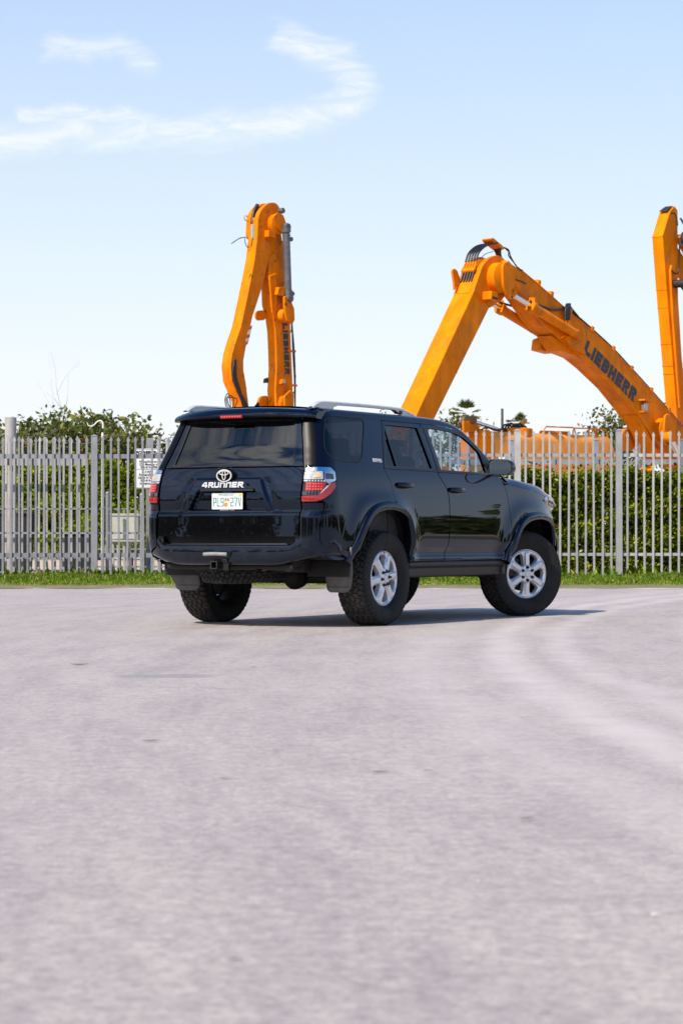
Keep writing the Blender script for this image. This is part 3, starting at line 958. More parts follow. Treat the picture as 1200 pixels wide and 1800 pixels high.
# small dry leaves and chips on the pavement
M_leafd = simple('dry_leaf', (.10, .065, .045), .8, 0, .4, 40)
M_chip = simple('pale_chip', (.62, .58, .53), .8, 0, .2, 40)
def gpos(px, py):
    d = .75 * 4072 / (py - 942.4)
    return px2x(px, d), d
for i, (px, py, s_, kind, lab) in enumerate([(925, 1442, .045, 0, 'curled brown leaf lying alone on the pavement right of centre'), (410, 1690, .028, 0, 'dark leaf on the near pavement left of centre'), (636, 1736, .024, 0, 'dark leaf on the near pavement just right of centre'),
        (957, 1784, .018, 0, 'small dark leaf at the bottom right edge'), (668, 1360, .05, 0, 'flat dark leaf on the pavement below the rear wheel'), (265, 1305, .06, 0, 'flat dark leaf on the pavement at the left'), (140, 1170, .09, 0, 'dark scrap of bark on the pavement far left'), (446, 1174, .03, 2, 'tiny red brown scrap on the pavement behind the vehicle'),
        (379, 1454, .02, 2, 'tiny red brown leaf on the left foreground'), (1148, 1611, .022, 1, 'pale stone chip at the right edge of the foreground'), (840, 1551, .014, 1, 'small pale stone chip in the middle foreground'), (395, 1371, .035, 0, 'small dark leaf left of centre on the pavement'), (752, 1357, .03, 0, 'small dark leaf right of centre on the pavement')]):
    x, d = gpos(px, py)
    m = MB(); r_ = np.random.default_rng(i)
    k = 9; rows = []
    for q in np.linspace(0, 1, k):
        wd = s_ * .22 * math.sin(math.pi * (q * .94 + .03))**.8
        xx = (q - .5) * s_ * 2; cz = .004 + .25 * s_ * (q - .5)**2 * (1 + r_.random())
        rows.append([(xx, -wd, cz + wd * .35), (xx, 0, cz), (xx, wd, cz + wd * .3)])
    m.grid(np.array(rows))
    if kind == 1:
        m = MB(); m.lathe([(.001, 0), (s_ * .3, .0), (s_ * .42, s_ * .12), (s_ * .25, s_ * .25), (.001, s_ * .28)], 7)
    o = m.build(('dry_leaf', 'stone_chip', 'leaf_scrap')[kind], (M_leafd, M_chip, simple('red_scrap', (.22, .05, .03), .8))[kind], None, 60)
    o.location = (x, d, .003); o.rotation_euler = (0, 0, r_.uniform(0, .5)); o.scale = (.62, .62, .62)
    tag(o, lab, 'stone' if kind == 1 else 'leaf', 'litter on the pavement')
# ================================================================== hedges, trees, palms
def hedge(name, label, x0, x1, y0, y1, ztop, n, mat, size, seed, topvar=.10, zlow=.06):
    r = np.random.default_rng(seed)
    h = empty(name, ((x0 + x1) / 2, (y0 + y1) / 2, 0), 0, label, 'hedge')
    cx, cy = (x0 + x1) / 2, (y0 + y1) / 2
    x = r.uniform(x0, x1, n)
    zt_ = ztop + topvar * (np.sin(x * 3.1 + seed) * .35 + np.sin(x * 7.7) * .3 + np.sin(x * 17 + 2) * .25)
    # most leaves on the skin (front face, top), fewer inside
    u = r.random(n)
    z = zlow + (zt_ - zlow) * r.random(n)**.92
    depth = np.abs(r.normal(0, .16, n))
    lump = .13 * np.sin(x * 4.3 + 2 * np.sin(z * 3)) * np.cos(z * 5.1 + x) + .08 * np.sin(x * 11 + z * 9)
    y = y0 + .16 + depth + lump
    top = u > .74
    z[top] = zt_[top] - np.abs(r.normal(0, .09, top.sum())); y[top] = r.uniform(y0, y1, top.sum())
    shoots = r.random(n) < .010
    z[shoots] = zt_[shoots] + r.uniform(0, .18, shoots.sum())
    P = np.stack([x - cx, y - cy, z], 1)
    D = np.stack([r.normal(0, .8, n), r.normal(-.55, .6, n), r.normal(.55, .6, n)], 1)
    L = r.uniform(.75, 1.25, n) * size
    leaf_soup('foliage', P, D, L, L * .62, mat, h, seed, .35)
    # woody core
    m = MB()
    for k in range(int((x1 - x0) / .28)):
        xx = x0 - cx + .14 + k * .28 + r.uniform(-.06, .06)
        m.tube([(xx, .05, 0), (xx + r.uniform(-.05, .05), .05 + r.uniform(-.08, .08), .7), (xx + r.uniform(-.15, .15), .1, ztop * .85)], [.022, .016, .006], 5)
    s_ = m.build('stems', M_bark, h, 60); s_['kind'] = 'stuff'
    nb = n // 3
    P = np.stack([r.uniform(x0, x1, nb) - cx, r.uniform(y0 + .35, y1 - .1, nb) - cy, zlow + r.random(nb) * (ztop - zlow - .1)], 1)
    leaf_soup('inner_foliage', P, r.normal(size=(nb, 3)), size * 1.6, size * 1.3, mat, h, seed + 1, .2)
    return h
hedge('clipped_hedge', 'dense glossy green clipped hedge behind the pale grey fence', px2x(680, 41.8), px2x(1420, 41.8), 41.0, 42.6, 1.90, 52000, M_hedge, .075, 11)
hedge('bright_hedge', 'yellow green leafy hedge behind the left fence and gate', px2x(-130, 45.5), px2x(330, 45.5), 44.9, 46.3, 2.18, 24000, M_hedge2, .085, 23, .22, .42)

def branchy(m, base, tip, r0, rng_, depth=0, ends=None, zmax=1e9):
    base = np.array(base, float); tip = np.array(tip, float)
    tip[2] = min(tip[2], zmax * rng_.uniform(.74, 1.0))
    mid_ = (base + tip) / 2 + rng_.normal(0, .06, 3) * np.linalg.norm(tip - base)
    m.tube(catmull([base, mid_, tip], 3), np.linspace(r0, r0 * .55, 7), 6)
    if ends is not None: ends.append(tip)
    if depth <= 0: return
    L = np.linalg.norm(tip - base)
    for k in range(3 if depth > 1 else 3):
        d = (tip - base) / L + rng_.normal(0, .55, 3); d[2] = abs(d[2]) * .7 + .15; d /= np.linalg.norm(d)
        st = base + (tip - base) * rng_.uniform(.5, 1.0)
        branchy(m, st, st + d * L * rng_.uniform(.5, .8), r0 * .5, rng_, depth - 1, ends, zmax)
def tree(name, label, x, y, h, spread, mat, n, leaf, seed, trunk=.12, zlow=.35, group=None, cat='tree'):
    r = np.random.default_rng(seed)
    t_ = empty(name, (x, y, 0), 0, label, cat, group)
    m = MB(); ends = []
    ztr = h * zlow
    m.tube([(0, 0, 0), (r.normal(0, .05), r.normal(0, .05), ztr * .5), (r.normal(0, .1), r.normal(0, .1), ztr)], [trunk, trunk * .8, trunk * .65], 9)
    for k in range(7):
        a = k / 7 * 2 * math.pi + r.uniform(-.3, .3)
        rr = spread * r.uniform(.35, .7)
        branchy(m, (0, 0, ztr * r.uniform(.75, 1)), (rr * math.cos(a), rr * math.sin(a), ztr + (h - ztr) * r.uniform(.35, .85)), trunk * .5, r, 2, ends, h)
    m.build('trunk', M_bark, t_, 60)
    E_ = np.array(ends)
    E_ = E_[E_[:, 2] < h * 1.04]
    c = E_[r.integers(0, len(E_), n)]
    cs = np.abs(r.normal(0, 1, (len(E_)))) * .0 + r.uniform(.5, 1.3, len(E_))
    P = c + r.normal(0, .20, (n, 3)) * np.array([1, 1, .62]) * (h / 4.5)
    leaf_soup('crown', P, r.normal(size=(n, 3)) + [0, 0, .3], r.uniform(.7, 1.3, n) * leaf, r.uniform(.7, 1.2, n) * leaf * .6, mat, t_, seed, .3)
    return t_
DT = 66.0
for k, (px, hpx, sp, lab) in enumerate([(-40, 738, 1.0, 'dark leafy tree at the left edge behind the round column'), (45, 742, .75, 'low leafy tree just right of the round column'), (112, 722, .85, 'bushy tree with bare twigs rising above it behind the gate'), (172, 712, .85, 'taller loose leafy tree behind the white hooked pipe'), (222, 746, .50, 'small leafy tree above the notice sign')]):
    tree('leafy_tree', lab, px2x(px, DT + k % 2), DT + (k % 2) * 1.5, zy(hpx, DT) * 1.0, sp, M_tree, 1600, .185, 40 + k, .10, .30, 'trees behind the left fence')
# bare twigs
r = np.random.default_rng(77)
tw = empty('bare_tree', (px2x(104, 68), 68, 0), 0, 'leafless grey tree whose thin twigs rise above the left trees', 'tree')
m = MB()
m.tube([(0, 0, 0), (.05, 0, 2.0), (0, 0, 3.5)], [.06, .05, .03], 6)
for k in range(4):
    a = r.uniform(-.6, .6)
    branchy(m, (0, 0, 3.3 + r.uniform(-.3, .2)), (a * .85, r.normal(0, .3), 4.45 + r.uniform(-.3, .65) - abs(a) * .25), .009, r, 1)
m.build('branches', simple('grey_twig', (.42, .40, .40), .9), tw, 60)
# trees behind the machines
tree('leafy_tree', 'small dark tree between the palm and the excavator stick', px2x(786, 72), 72, zy(728, 72), .5, M_tree, 800, .14, 61, .09, .4, 'trees behind the machines')
tree('leafy_tree', 'dark loose tree showing under the lettered excavator boom', px2x(1088, 66), 66, zy(722, 66), .42, M_tree, 2600, .13, 62, .10, .3, 'trees behind the machines')
def palm(label, px, py, d, size, seed, dry):
    r = np.random.default_rng(seed)
    p = empty('palm_tree', (px2x(px, d), d, 0), 0, label, 'palm', 'fan palms in the distance')
    hz = zy(py, d)
    m = MB(); m.tube([(0, 0, 0), (.05, 0, hz * .5), (0, 0, hz)], [.16, .13, .12], 10); m.build('trunk', M_bark, p, 60)
    def fronds(n, zl, zh, mat, name, s0):
        Ps, Ds, Ls = [], [], []
        for k in range(n):
            a = r.uniform(0, 2 * math.pi); e = r.uniform(zl, zh)
            d_ = np.array([math.cos(a) * math.cos(e), math.sin(a) * math.cos(e), math.sin(e)])
            c = d_ * size * .50
            s_ = np.cross(d_, [0, 0, 1]); s_ /= np.linalg.norm(s_) + 1e-9
            for q in np.linspace(-1.15, 1.15, 15):
                b_ = d_ * math.cos(q) + s_ * math.sin(q); b_[2] -= .18
                Ps.append(np.array([0, 0, hz]) + c + b_ * size * .32); Ds.append(b_); Ls.append(size * .70)
        leaf_soup(name, np.array(Ps), np.array(Ds), np.array(Ls), size * .055, mat, p, seed, .3)
    fronds(15, -.2, 1.4, M_palm, 'fronds', 1)
    if dry: fronds(9, -1.2, -.35, M_palmdry, 'dry_fronds', 2)
    return p
palm('fan palm with yellowing lower fronds left of the orange housing', 818, 729, 75, .50, 5, True)
palm('smaller green fan palm behind the filler cap of the orange housing', 909, 744, 84, .42, 6, False)
pl = empty('utility_pole', (px2x(882.5, 70), 70, 0), 0, 'thin dark wooden pole standing between the two palms', 'pole')
mb = MB(); mb.tube([(0, 0, 0), (0, 0, zy(720, 70))], [.05, .04], 10); mb.build('shaft', simple('dark_wood', (.06, .06, .05), .9), pl, 60)
mb = MB(); mb.lathe([(.042, 0), (.042, .03), (.001, .04)], 10, (0, 0, zy(720, 70))); mb.build('cap', bpy.data.materials['dark_wood'], pl, 60)
# woods round the rest of the lot (seen only in the bodywork and mirror)
r = np.random.default_rng(9)
Ps = []
for k in range(170):
    a = r.uniform(0, 1) * rad(324) + rad(18)       # clockwise from the view direction, leaving the view itself clear

    R_ = r.uniform(62, 80)
    h_ = r.uniform(3.5, 7.5) * (1.15 if r.random() < .25 else .8) * (1.0 if a < rad(150) else 1.55)
    c = np.array([math.sin(a) * R_, 20 + math.cos(a) * R_, 0])
    q = r.normal(0, 1, (260, 3)); q /= np.linalg.norm(q, axis=1)[:, None]; q *= r.random((260, 1))**.4
    Ps.append(c + q * [2.6, 2.6, h_ * .5] + [0, 0, h_ * .5])
P = np.vstack(Ps)
w_ = leaf_soup('distant_woods', P, r.normal(size=P.shape), .9, .7, M_tree, None, 9, .3, 'stuff')
tag(w_, 'dark belt of trees round the far side of the lot', 'woods')
# ================================================================== the yellow excavators
def digger_paint(name, col, wear):
    m, n, b = new_mat(name)
    a = noise_node(n, 1.3, 5, .6); f = noise_node(n, 6, 10, .74, dist=1.0); s_ = noise_node(n, 4, 5, .6, stretch=(1, 1, .18))
    d = tuple(k * .80 for k in col); l = tuple(min(1, k * 1.10) for k in col)
    c = ramp(n, a.outputs['Fac'], [(.3, d), (.7, l)]).outputs[0]
    c = mixc(n, .35, c, ramp(n, s_.outputs['Fac'], [(.38, (.58, .48, .40)), (.60, (1, 1, 1))]).outputs[0], 'MULTIPLY')
    gz = noise_node(n, 2.2, 7, .7, dist=.8, stretch=(1, 1, .5))
    c = mixc(n, ramp(n, gz.outputs['Fac'], [(.50, (0, 0, 0)), (.68, (.62, .62, .62))]).outputs[0], c, (.34, .12, .02))
    if wear:
        k = ramp(n, f.outputs['Fac'], [(.612 - .02 * wear, (0, 0, 0)), (.628 - .02 * wear, (1, 1, 1))]).outputs[0]
        g = ramp(n, a.outputs['Fac'], [(.40, (.15, .15, .15)), (.58, (1, 1, 1))]).outputs[0]
        c = mixc(n, mixc(n, 1.0, k, g, 'MULTIPLY'), c, (.045, .028, .018))
    n.links.new(c, b.inputs['Base Color'])
    b.inputs['Roughness'].default_value = .36
    b.inputs['Specular IOR Level'].default_value = .05
    bump(n, b, f.outputs['Fac'], .05, .01)
    return m
YEL = (.84, .226, .002)
M_yel = digger_paint('excavator_yellow', YEL, 0)
M_yelw = digger_paint('excavator_yellow_worn', (.80, .212, .003), 1.0)
M_yelh = digger_paint('housing_orange', (.86, .34, .07), 0)
M_navy = simple('navy_lettering', (.012, .018, .032), .5, 0, .3, 12)
M_hose = simple('black_hose', (.012, .012, .013), .45, 0, .2, 20)
M_cylr = simple('cylinder_rod', (.72, .72, .74), .12, 1, .05, 10)
M_cylg = simple('grey_cylinder', (.105, .11, .125), .45, .3, .3, 8)
M_soot = simple('sooty_steel', (.03, .022, .018), .7, .3, .5, 12, bumps=.3, bscale=30)
M_track = simple('track_steel', (.05, .045, .04), .7, .4, .3, 12)
M_glassx = simple('cab_glass', (.02, .025, .03), .05, 0, .1, 4)
M_white = simple('warning_white', (.68, .67, .64), .5, 0, .1, 20)
M_warn = simple('warning_red', (.55, .10, .03), .5, 0, .15, 20)
M_lampg = simple('work_lamp_glass', (.35, .35, .34), .15, .6, .05, 20)

class Arm:
    """vertical working plane of one machine: s along the ground, z up, n towards the viewer's side"""
    def __init__(s, name, label, O, phi, ks=1.0):
        s.D = np.array([math.cos(rad(phi)), math.sin(rad(phi)), 0]) * ks      # ks: metres per drawing unit along the plane
        s.N = np.array([math.sin(rad(phi)), -math.cos(rad(phi)), 0])
        s.root = empty(name, (O[0], O[1], 0), 0, label, 'excavator', 'excavators in the yard')
    def p(s, a, z, n=0.0):
        return tuple(s.D * a + np.array([0, 0, z]) + s.N * n)
    def plate(s, name, poly, n0, n1, mat, bevel=.012, parent=None, smooth=30):
        poly = np.array(poly)
        m = MB(); m.prism(poly if area2(poly) > 0 else poly[::-1], (0, 0, 0), s.D, (0, 0, 1), s.N, n0, n1)
        return m.build(name, mat, parent or s.root, smooth, bevel)
    def boss(s, name, a, z, r, n0, n1, mat, parent=None, seg=28):
        m = MB(); m.lathe([(.001, n1), (r * .93, n1), (r, n1 - (n1 - n0) * .08), (r, n0), (.001, n0)], seg, s.p(a, z), tuple(s.N))
        return m.build(name, mat, parent or s.root, 40)
    def tube(s, name, pts, r, mat, parent=None, seg=10):
        m = MB(); m.tube([s.p(*q) for q in pts], r, seg); return m.build(name, mat, parent or s.root, 50)
    def hose(s, pts, r=.028, parent=None, name='hose'):
        P = catmull([s.p(*q) for q in pts], 6)
        m = MB(); m.tube(P, r, 7); return m.build(name, M_hose, parent or s.root, 60)
    def cylinder(s, a0, z0, a1, z1, n, rb, rr, split, mat):
        c = empty('hydraulic_cylinder'); c.parent = s.root
        P0 = np.array(s.p(a0, z0, n)); P1 = np.array(s.p(a1, z1, n)); Pm = P0 + (P1 - P0) * split
        m = MB(); m.tube([P0, Pm], rr, 14); m.build('rod', M_cylr, c, 50)
        m = MB(); m.tube([Pm, P1], rb, 18); m.build('barrel', mat, c, 50)
        u = (P1 - P0) / np.linalg.norm(P1 - P0)
        m = MB(); m.tube([Pm - u * .03, Pm + u * .10], rb * 1.28, 18); m.build('gland', mat, c, 50)
        m = MB(); m.box(Pm + u * .05 + np.array([0, 0, rb * 1.2]), (.13, .13, .14)); m.build('port_block', mat, c, 0, .01)
        for q, rr_ in ((P0, rb * .9), (P1, rb * 1.05)):
            m = MB(); m.lathe([(.001, -.10), (rr_, -.10), (rr_, .10), (.001, .10)], 16, tuple(q), tuple(s.N)); m.build('eye', mat, c, 40)
        return c
    def word(s, txt, p0, p1, up, h, mat, n=.0, w=.8, t=.26):
        """lettering from p0 to p1 (baseline, (s,z)); letters h tall"""
        p0 = np.array(p0, float); p1 = np.array(p1, float); L = np.linalg.norm(p1 - p0); u = (p1 - p0) / L
        v = np.array([-u[1], u[0]])
        if v @ np.array(up) < 0: v = -v
        k = len(txt); wi = {'I': .34}
        tot = sum(wi.get(c, 1.0) for c in txt); gap = .16
        unit = L / (tot + gap * (k - 1))
        gl_, e_ = word(txt, 0, 0, unit, h, h * t, unit * gap, {'I': unit * .36})
        def place(a, b_):
            a = np.asarray(a, float)[..., None]; b_ = np.asarray(b_, float)[..., None]
            q = p0 + a * u + b_ * v
            return q[..., :1] * s.D + q[..., 1:] * np.array([0, 0, 1.0]) + s.N * n
        for g in gl_:
            me = letter_mesh('letter', [g], place, .004, .3)
            link_mesh('letter', me, mat, s.root)
    def base(s, a0, a1, n0, n1, zc, mat, cab=True, top=2.9):
        """upper structure and crawler tracks"""
        hs = empty('upper_structure'); hs.parent = s.root
        s.plate('engine_house', round_poly([(a0 + 1.6, zc), (a1 - .2, zc), (a1, zc + .25), (a1 - .05, top - .3), (a1 - .5, top), (a0 + 1.6, top)], .12, 4), n0, n1, mat, .04, hs)
        if cab:
            s.plate('cab', round_poly([(a0, zc), (a0 + 1.5, zc), (a0 + 1.5, top + .1), (a0 + .35, top + .1), (a0 + .02, zc + .9)], .08, 4), n0, n0 + 1.05, mat, .03, hs)
            s.plate('cab_window', round_poly([(a0 + .25, zc + .95), (a0 + 1.35, zc + .95), (a0 + 1.35, top - .02), (a0 + .45, top - .02)], .05, 4), n0 - .012, n0, M_glassx, 0, hs)
        s.plate('platform', [(a0 - .1, zc - .14), (a1, zc - .14), (a1, zc), (a0 - .1, zc)], n0, n1, mat, .02, hs)
        s.plate('slew_ring', [(a0 + 1.0, .80), (a1 - 1.2, .80), (a1 - 1.2, zc - .14), (a0 + 1.0, zc - .14)], (n0 + n1) / 2 - .6, (n0 + n1) / 2 + .6, M_track, .02, hs)
        for nn in (n0 - .05, n1 - .55):
            c = empty('crawler_track'); c.parent = s.root
            P = round_poly([(a0 - .5, .06), (a1 - .2, .06), (a1 + .1, .42), (a1 - .2, .92), (a0 - .5, .92), (a0 - .8, .42)], .3, 6)
            s.plate('track_belt', P, nn, nn + .6, M_track, .02, c)
            s.plate('track_frame', round_poly([(a0 - .3, .25), (a1 - .4, .25), (a1 - .4, .72), (a0 - .3, .72)], .1, 4), nn - .02, nn + .62, mat, .02, c)

# ---------------- middle machine: elbow above the vehicle's bonnet -----------
A = Arm('excavator', 'yellow excavator with its boom elbow raised and dark lettering on the sloping boom', (3.319, 50.0), 50, 1.10)
T = .517
stick = A.plate('stick', [(-4.0, 1.0), (-3.42, .98), (-1.94, 3.216), (-.205, 5.657), (-.12, 5.86), (-.60, 6.15), (-.737, 5.936), (-2.516, 3.243)], -T, 0, M_yel, .015)
A.plate('weld_seam', [(-1.62, 4.60), (-1.25, 4.19), (-1.235, 4.20), (-1.605, 4.612)], 0, .006, M_yel, 0, stick)
A.plate('weld_seam', [(-.70, 5.99), (-.18, 5.69), (-.17, 5.715), (-.69, 6.015)], 0, .012, M_yel, 0, stick)
head = round_poly([(-.737, 5.936), (-.205, 5.657), (.28, 5.9), (.431, 6.221), (.431, 6.592), (.3, 6.792), (.056, 6.845), (-.222, 6.74), (-.42, 6.56)], [.01, .05, .1, .1, .1, .1, .12, .15, .15], 5)
A.plate('head_cheek', head, -.09, .004, M_yel, .012, stick)
A.plate('head_cheek', head, -T - .004, -T + .09, M_yel, .012, stick)
A.plate('head_web', [(-.74, 5.95), (-.60, 5.93), (-.30, 6.45), (-.12, 6.66), (-.22, 6.74), (-.42, 6.56)], -T + .09, -.09, M_yel, .01, stick)
# pivot boss and teardrop cover
A.boss('pivot_boss', .02, 6.33, .33, 0, .20, M_yel)
A.boss('pivot_boss', .02, 6.33, .33, -T - .2, -T, M_yel)
A.plate('pin_cover', round_poly([(-.07, 6.60), (.10, 6.72), (.26, 6.62), (.36, 6.35), (.33, 6.02), (.24, 5.86), (.08, 5.90), (-.05, 6.15)], .08, 4), .20, .26, M_yel, .01)
A.boss('pin_bolt', .235, 5.93, .022, .26, .275, M_soot)
A.boss('pin_bolt', .06, 6.66, .030, .26, .30, M_yel)
A.boss('pin_lug', .25, 6.68, .055, 0, .10, M_yel)
A.plate('stop_block', [(-.42, 5.82), (-.20, 5.79), (-.20, 5.98), (-.42, 6.0)], 0, .24, M_yel, .012)
A.plate('stop_block_end', [(-.40, 5.845), (-.22, 5.82), (-.22, 5.87), (-.40, 5.89)], .239, .244, M_soot, 0)
A.plate('lifting_lug', round_poly([(-.78, 6.02), (-.60, 6.28), (-.70, 6.46), (-.80, 6.50), (-.86, 6.44), (-.80, 6.2)], .03, 3), -T * .95, -T * .85, M_yel, .006)
# hose manifold on the stick and hoses arching over the joint
A.plate('hose_bracket', [(-.56, 6.42), (-.50, 6.50), (-.52, 6.54), (-.58, 6.46)], -T + .06, -.10, M_yel, .006)
for k in range(5):
    nn = -.14 - .07 * k
    A.tube('hose_fitting', [(-.52, 6.52, nn), (-.44, 6.66, nn)], .026, M_yel)
    A.hose([(-.62, 6.22, nn), (-.54, 6.42, nn)], .020)
    A.hose([(-.46, 6.66, nn), (-.36, 6.86, nn), (-.16, 7.02, nn + .02), (.10, 7.10, nn + .03), (.20, 7.12 - .01 * k, nn + .03)], .022)
A.plate('hose_clamp', round_poly([(.0, 7.20), (.06, 7.22), (.36, 7.09), (.44, 7.03), (.40, 6.99), (.04, 7.14)], .02, 3), -.36, -.10, M_yel, .008)
for k in range(5):
    nn = -.12 - .05 * k
    A.hose([(.34, 7.04, nn), (.33 + .03 * k, 6.90, nn), (.40 + .02 * k, 6.72, nn)], .018)
for k in range(2):
    A.hose([(.42, 7.05, -.1), (.52, 7.0 - .04 * k, -.06), (.54 - .06 * k, 6.86, -.02), (.64, 6.72, 0), (.80, 6.60, .0), (.9, 6.585, .02)], .014)
A.hose([(.05, 6.92, -.1), (-.25, 6.83, -.06), (-.40, 6.72, -.06)], .008)
# boom
btop = [(.30, 6.792), (.753, 6.63), (1.424, 6.335), (1.951, 6.085), (2.745, 5.71), (3.414, 5.42), (4.219, 5.02), (4.914, 4.61), (5.687, 4.14), (6.721, 3.49), (7.9, 2.70), (8.9, 2.0)]
bbot = [(8.6, 1.45), (7.0, 2.30), (5.837, 3.02), (5.19, 3.551), (4.28, 4.195), (3.494, 4.61), (2.865, 4.885), (2.206, 5.16), (1.52, 5.57), (1.038, 5.98), (.563, 6.29), (.25, 6.12), (.0, 6.20), (-.05, 6.45)]
boom = A.plate('boom', btop + bbot, -T + .10, -.10, M_yel, .015)
bt = [(.42, 6.73)] + btop[1:]; bb = bbot[:-4] + [(.563, 6.30)]
A.plate('boom_side_plate', bt + bb, -.10, -.001, M_yel, .012, boom)
A.plate('boom_side_plate', bt + bb, -T + .001, -T + .10, M_yel, .012, boom)
# bright flange along the top edge
m = MB(); m.tube([A.p(a, z + .012, 0) for a, z in btop[1:]], .018, 6); m.build('top_flange', M_yel, boom, 50)
A.word('LIEBHERR', (3.067, 4.935), (4.960, 3.885), (0, 1), .330, M_navy, .003, t=.30)
# stick cylinders on both flanks
A.cylinder(.30, 6.02, 2.62, 5.29, .16, .105, .055, .30, M_yel)
A.cylinder(.30, 6.02, 2.62, 5.29, -T - .16, .105, .055, .30, M_yel)
A.plate('cylinder_bracket', round_poly([(2.25, 5.20), (2.75, 5.36), (2.85, 5.20), (3.05, 4.88), (2.6, 4.98)], .03, 3), 0, .10, M_yel, .01)
A.plate('cylinder_bracket', round_poly([(2.25, 5.20), (2.75, 5.36), (2.85, 5.20), (2.7, 4.90), (2.2, 4.95)], .03, 3), -T - .26, -T, M_yel, .01)
A.plate('valve_block', [(2.36, 5.46), (2.50, 5.40), (2.52, 5.56), (2.38, 5.62)], .0, .12, M_yel, .01)
# hoses along the boom back
for k in range(4):
    A.hose([(2.28 + .05 * k, 5.60, .10), (2.33 + .05 * k, 5.86 + .02 * k, .08), (2.50 + .03 * k, 5.98, .0), (2.75, 5.86, -.04 - .03 * k), (3.0, 5.70, -.05 - .03 * k)], .024)
for k in range(4):
    A.hose([(3.0, 5.70 - .01 * k, -.05 - .03 * k)] + [(a, z + .085, -.05 - .03 * k) for a, z in btop[5:]], .030)
A.hose([(.95, 5.90, .18), (1.4, 5.83, .14), (2.0, 5.80, .06), (2.45, 5.90, 0)], .028)
A.hose([(1.05, 5.86, .2), (1.6, 5.66, .22), (2.2, 5.50, .16), (2.42, 5.46, .1)], .026)
A.hose([(.90, 5.92, -T - .1), (1.5, 5.86, -T - .05), (2.2, 5.86, -T)], .026)
A.hose([(.98, 5.86, -T - .2), (1.6, 5.58, -T - .22), (2.1, 5.36, -T - .16)], .026)
A.hose([(1.9, 6.12, -.05), (2.25, 5.98, -.05), (2.6, 5.86, -.05)], .016)
for a in (1.50, 1.95, 2.62, 3.42, 4.22, 4.92, 5.69, 6.4):
    z = float(np.interp(a, [q[0] for q in btop], [q[1] for q in btop]))
    A.plate('hose_saddle', [(a - .05, z - .01), (a + .05, z - .06), (a + .09, z + .12), (a + .0, z + .15)], -.30, -.01, M_yel, .01)
A.tube('grab_bar', [(.50, 6.46, .02), (.62, 6.36, .03), (.80, 6.345, .03), (1.02, 6.30, .02)], .012, M_soot)
# belly bracket, lamp, boom cylinder bosses
A.plate('belly_gusset', [(2.0, 5.24), (2.9, 4.88), (3.02, 4.80), (2.35, 4.92)], -T * .9, -T * .1, M_yel, .01)
A.plate('lamp_hood', [(5.16, 3.93), (5.46, 3.90), (5.40, 3.95), (5.18, 3.97)], 0, .16, M_yel, .005)
A.plate('lamp_shelf', [(5.20, 3.66), (5.42, 3.64), (5.42, 3.67), (5.20, 3.69)], 0, .14, M_yel, .005)
A.plate('work_lamp', [(5.24, 3.69), (5.38, 3.68), (5.38, 3.88), (5.24, 3.89)], .01, .12, M_lampg, .02)
A.boss('boom_cylinder_boss', 6.02, 3.30, .26, 0, .16, M_yel)
A.plate('boss_cover', round_poly([(5.92, 3.62), (6.12, 3.68), (6.22, 3.40), (6.20, 3.0), (6.0, 2.85), (5.86, 3.1)], .08, 4), .16, .21, M_yel, .01)
A.boss('boom_cylinder_boss', 5.60, 3.05, .26, -T - .22, -T, M_yel)
A.cylinder(5.95, 3.10, 7.9, .95, .30, .14, .07, .35, M_yel)
A.cylinder(5.95, 3.10, 7.9, .95, -T - .30, .14, .07, .35, M_yel)
A.plate('boom_gusset', [(5.10, 3.60), (5.28, 3.50), (6.1, 2.62), (5.95, 2.55)], -.40, -.02, M_yel, .01)
bucket = round_poly([(-4.1, 1.15), (-3.5, 1.05), (-3.1, .60), (-3.3, .12), (-4.0, .06), (-4.5, .30), (-4.2, .5)], .1, 4)
A.plate('bucket', bucket, -T - .5, .5, M_soot, .02)
A.base(9.6, 14.6, -1.9, 1.4, 1.35, M_yel)

# ---------------- left machine: folded arm above the vehicle's roof ----------
B = Arm('excavator', 'worn yellow excavator with its arm folded into an upright narrow peak', (-1.918, 60.0), 50, 1.226)
T = .32
sl = [(-.31, 8.992), (-.328, 8.416), (-.406, 7.872), (-.635, 6.886), (-.836, 6.107), (-.998, 5.703), (-1.10, 5.40), (-1.15, 5.10), (-1.10, 4.696), (-.835, 4.20), (-.70, 3.6), (-.55, 2.2)]
sr = [(-.25, 2.2), (-.50, 3.5), (-.60, 4.2), (-.669, 4.651), (-.745, 5.0), (-.75, 5.25), (-.67, 5.618), (-.472, 6.391), (-.182, 7.15), (.073, 8.041), (.196, 8.388)]
stick = B.plate('stick', sl + sr + [(.10, 8.6)], -T, 0, M_yelw, .012)
head = round_poly([(-.32, 8.5), (.12, 8.2), (.25, 8.42), (.447, 8.715), (.44, 9.251), (.29, 9.441), (.073, 9.43), (-.137, 9.28), (-.29, 9.05)], [.02, .05, .05, .1, .1, .08, .1, .15, .15], 5)
B.plate('head_cheek', head, -.13, .004, M_yelw, .012, stick)
B.plate('head_cheek', head, -T - .10, -T + .10, M_yelw, .012, stick)
B.boss('pivot_boss', .22, 8.86, .27, 0, .15, M_yelw)
B.plate('pin_cover', round_poly([(-.0, 9.02), (.14, 9.16), (.32, 9.12), (.42, 8.90), (.40, 8.72), (.34, 8.62), (.18, 8.72)], .05, 3), .15, .20, M_yelw, .008)
B.plate('stop_block', [(-.10, 8.50), (.12, 8.49), (.12, 8.66), (-.10, 8.67)], 0, .15, M_yelw, .01)
B.boss('pin', .38, 9.24, .075, -.05, .14, M_cylg)
B.hose([(-.10, 9.36, -.24), (-.24, 9.12, -.22), (-.31, 8.85, -.20)], .05)
B.tube('blue_valve', [(-.32, 8.80, -.16), (-.33, 8.45, -.15)], .036, simple('blue_valve', (.10, .38, .50), .4))
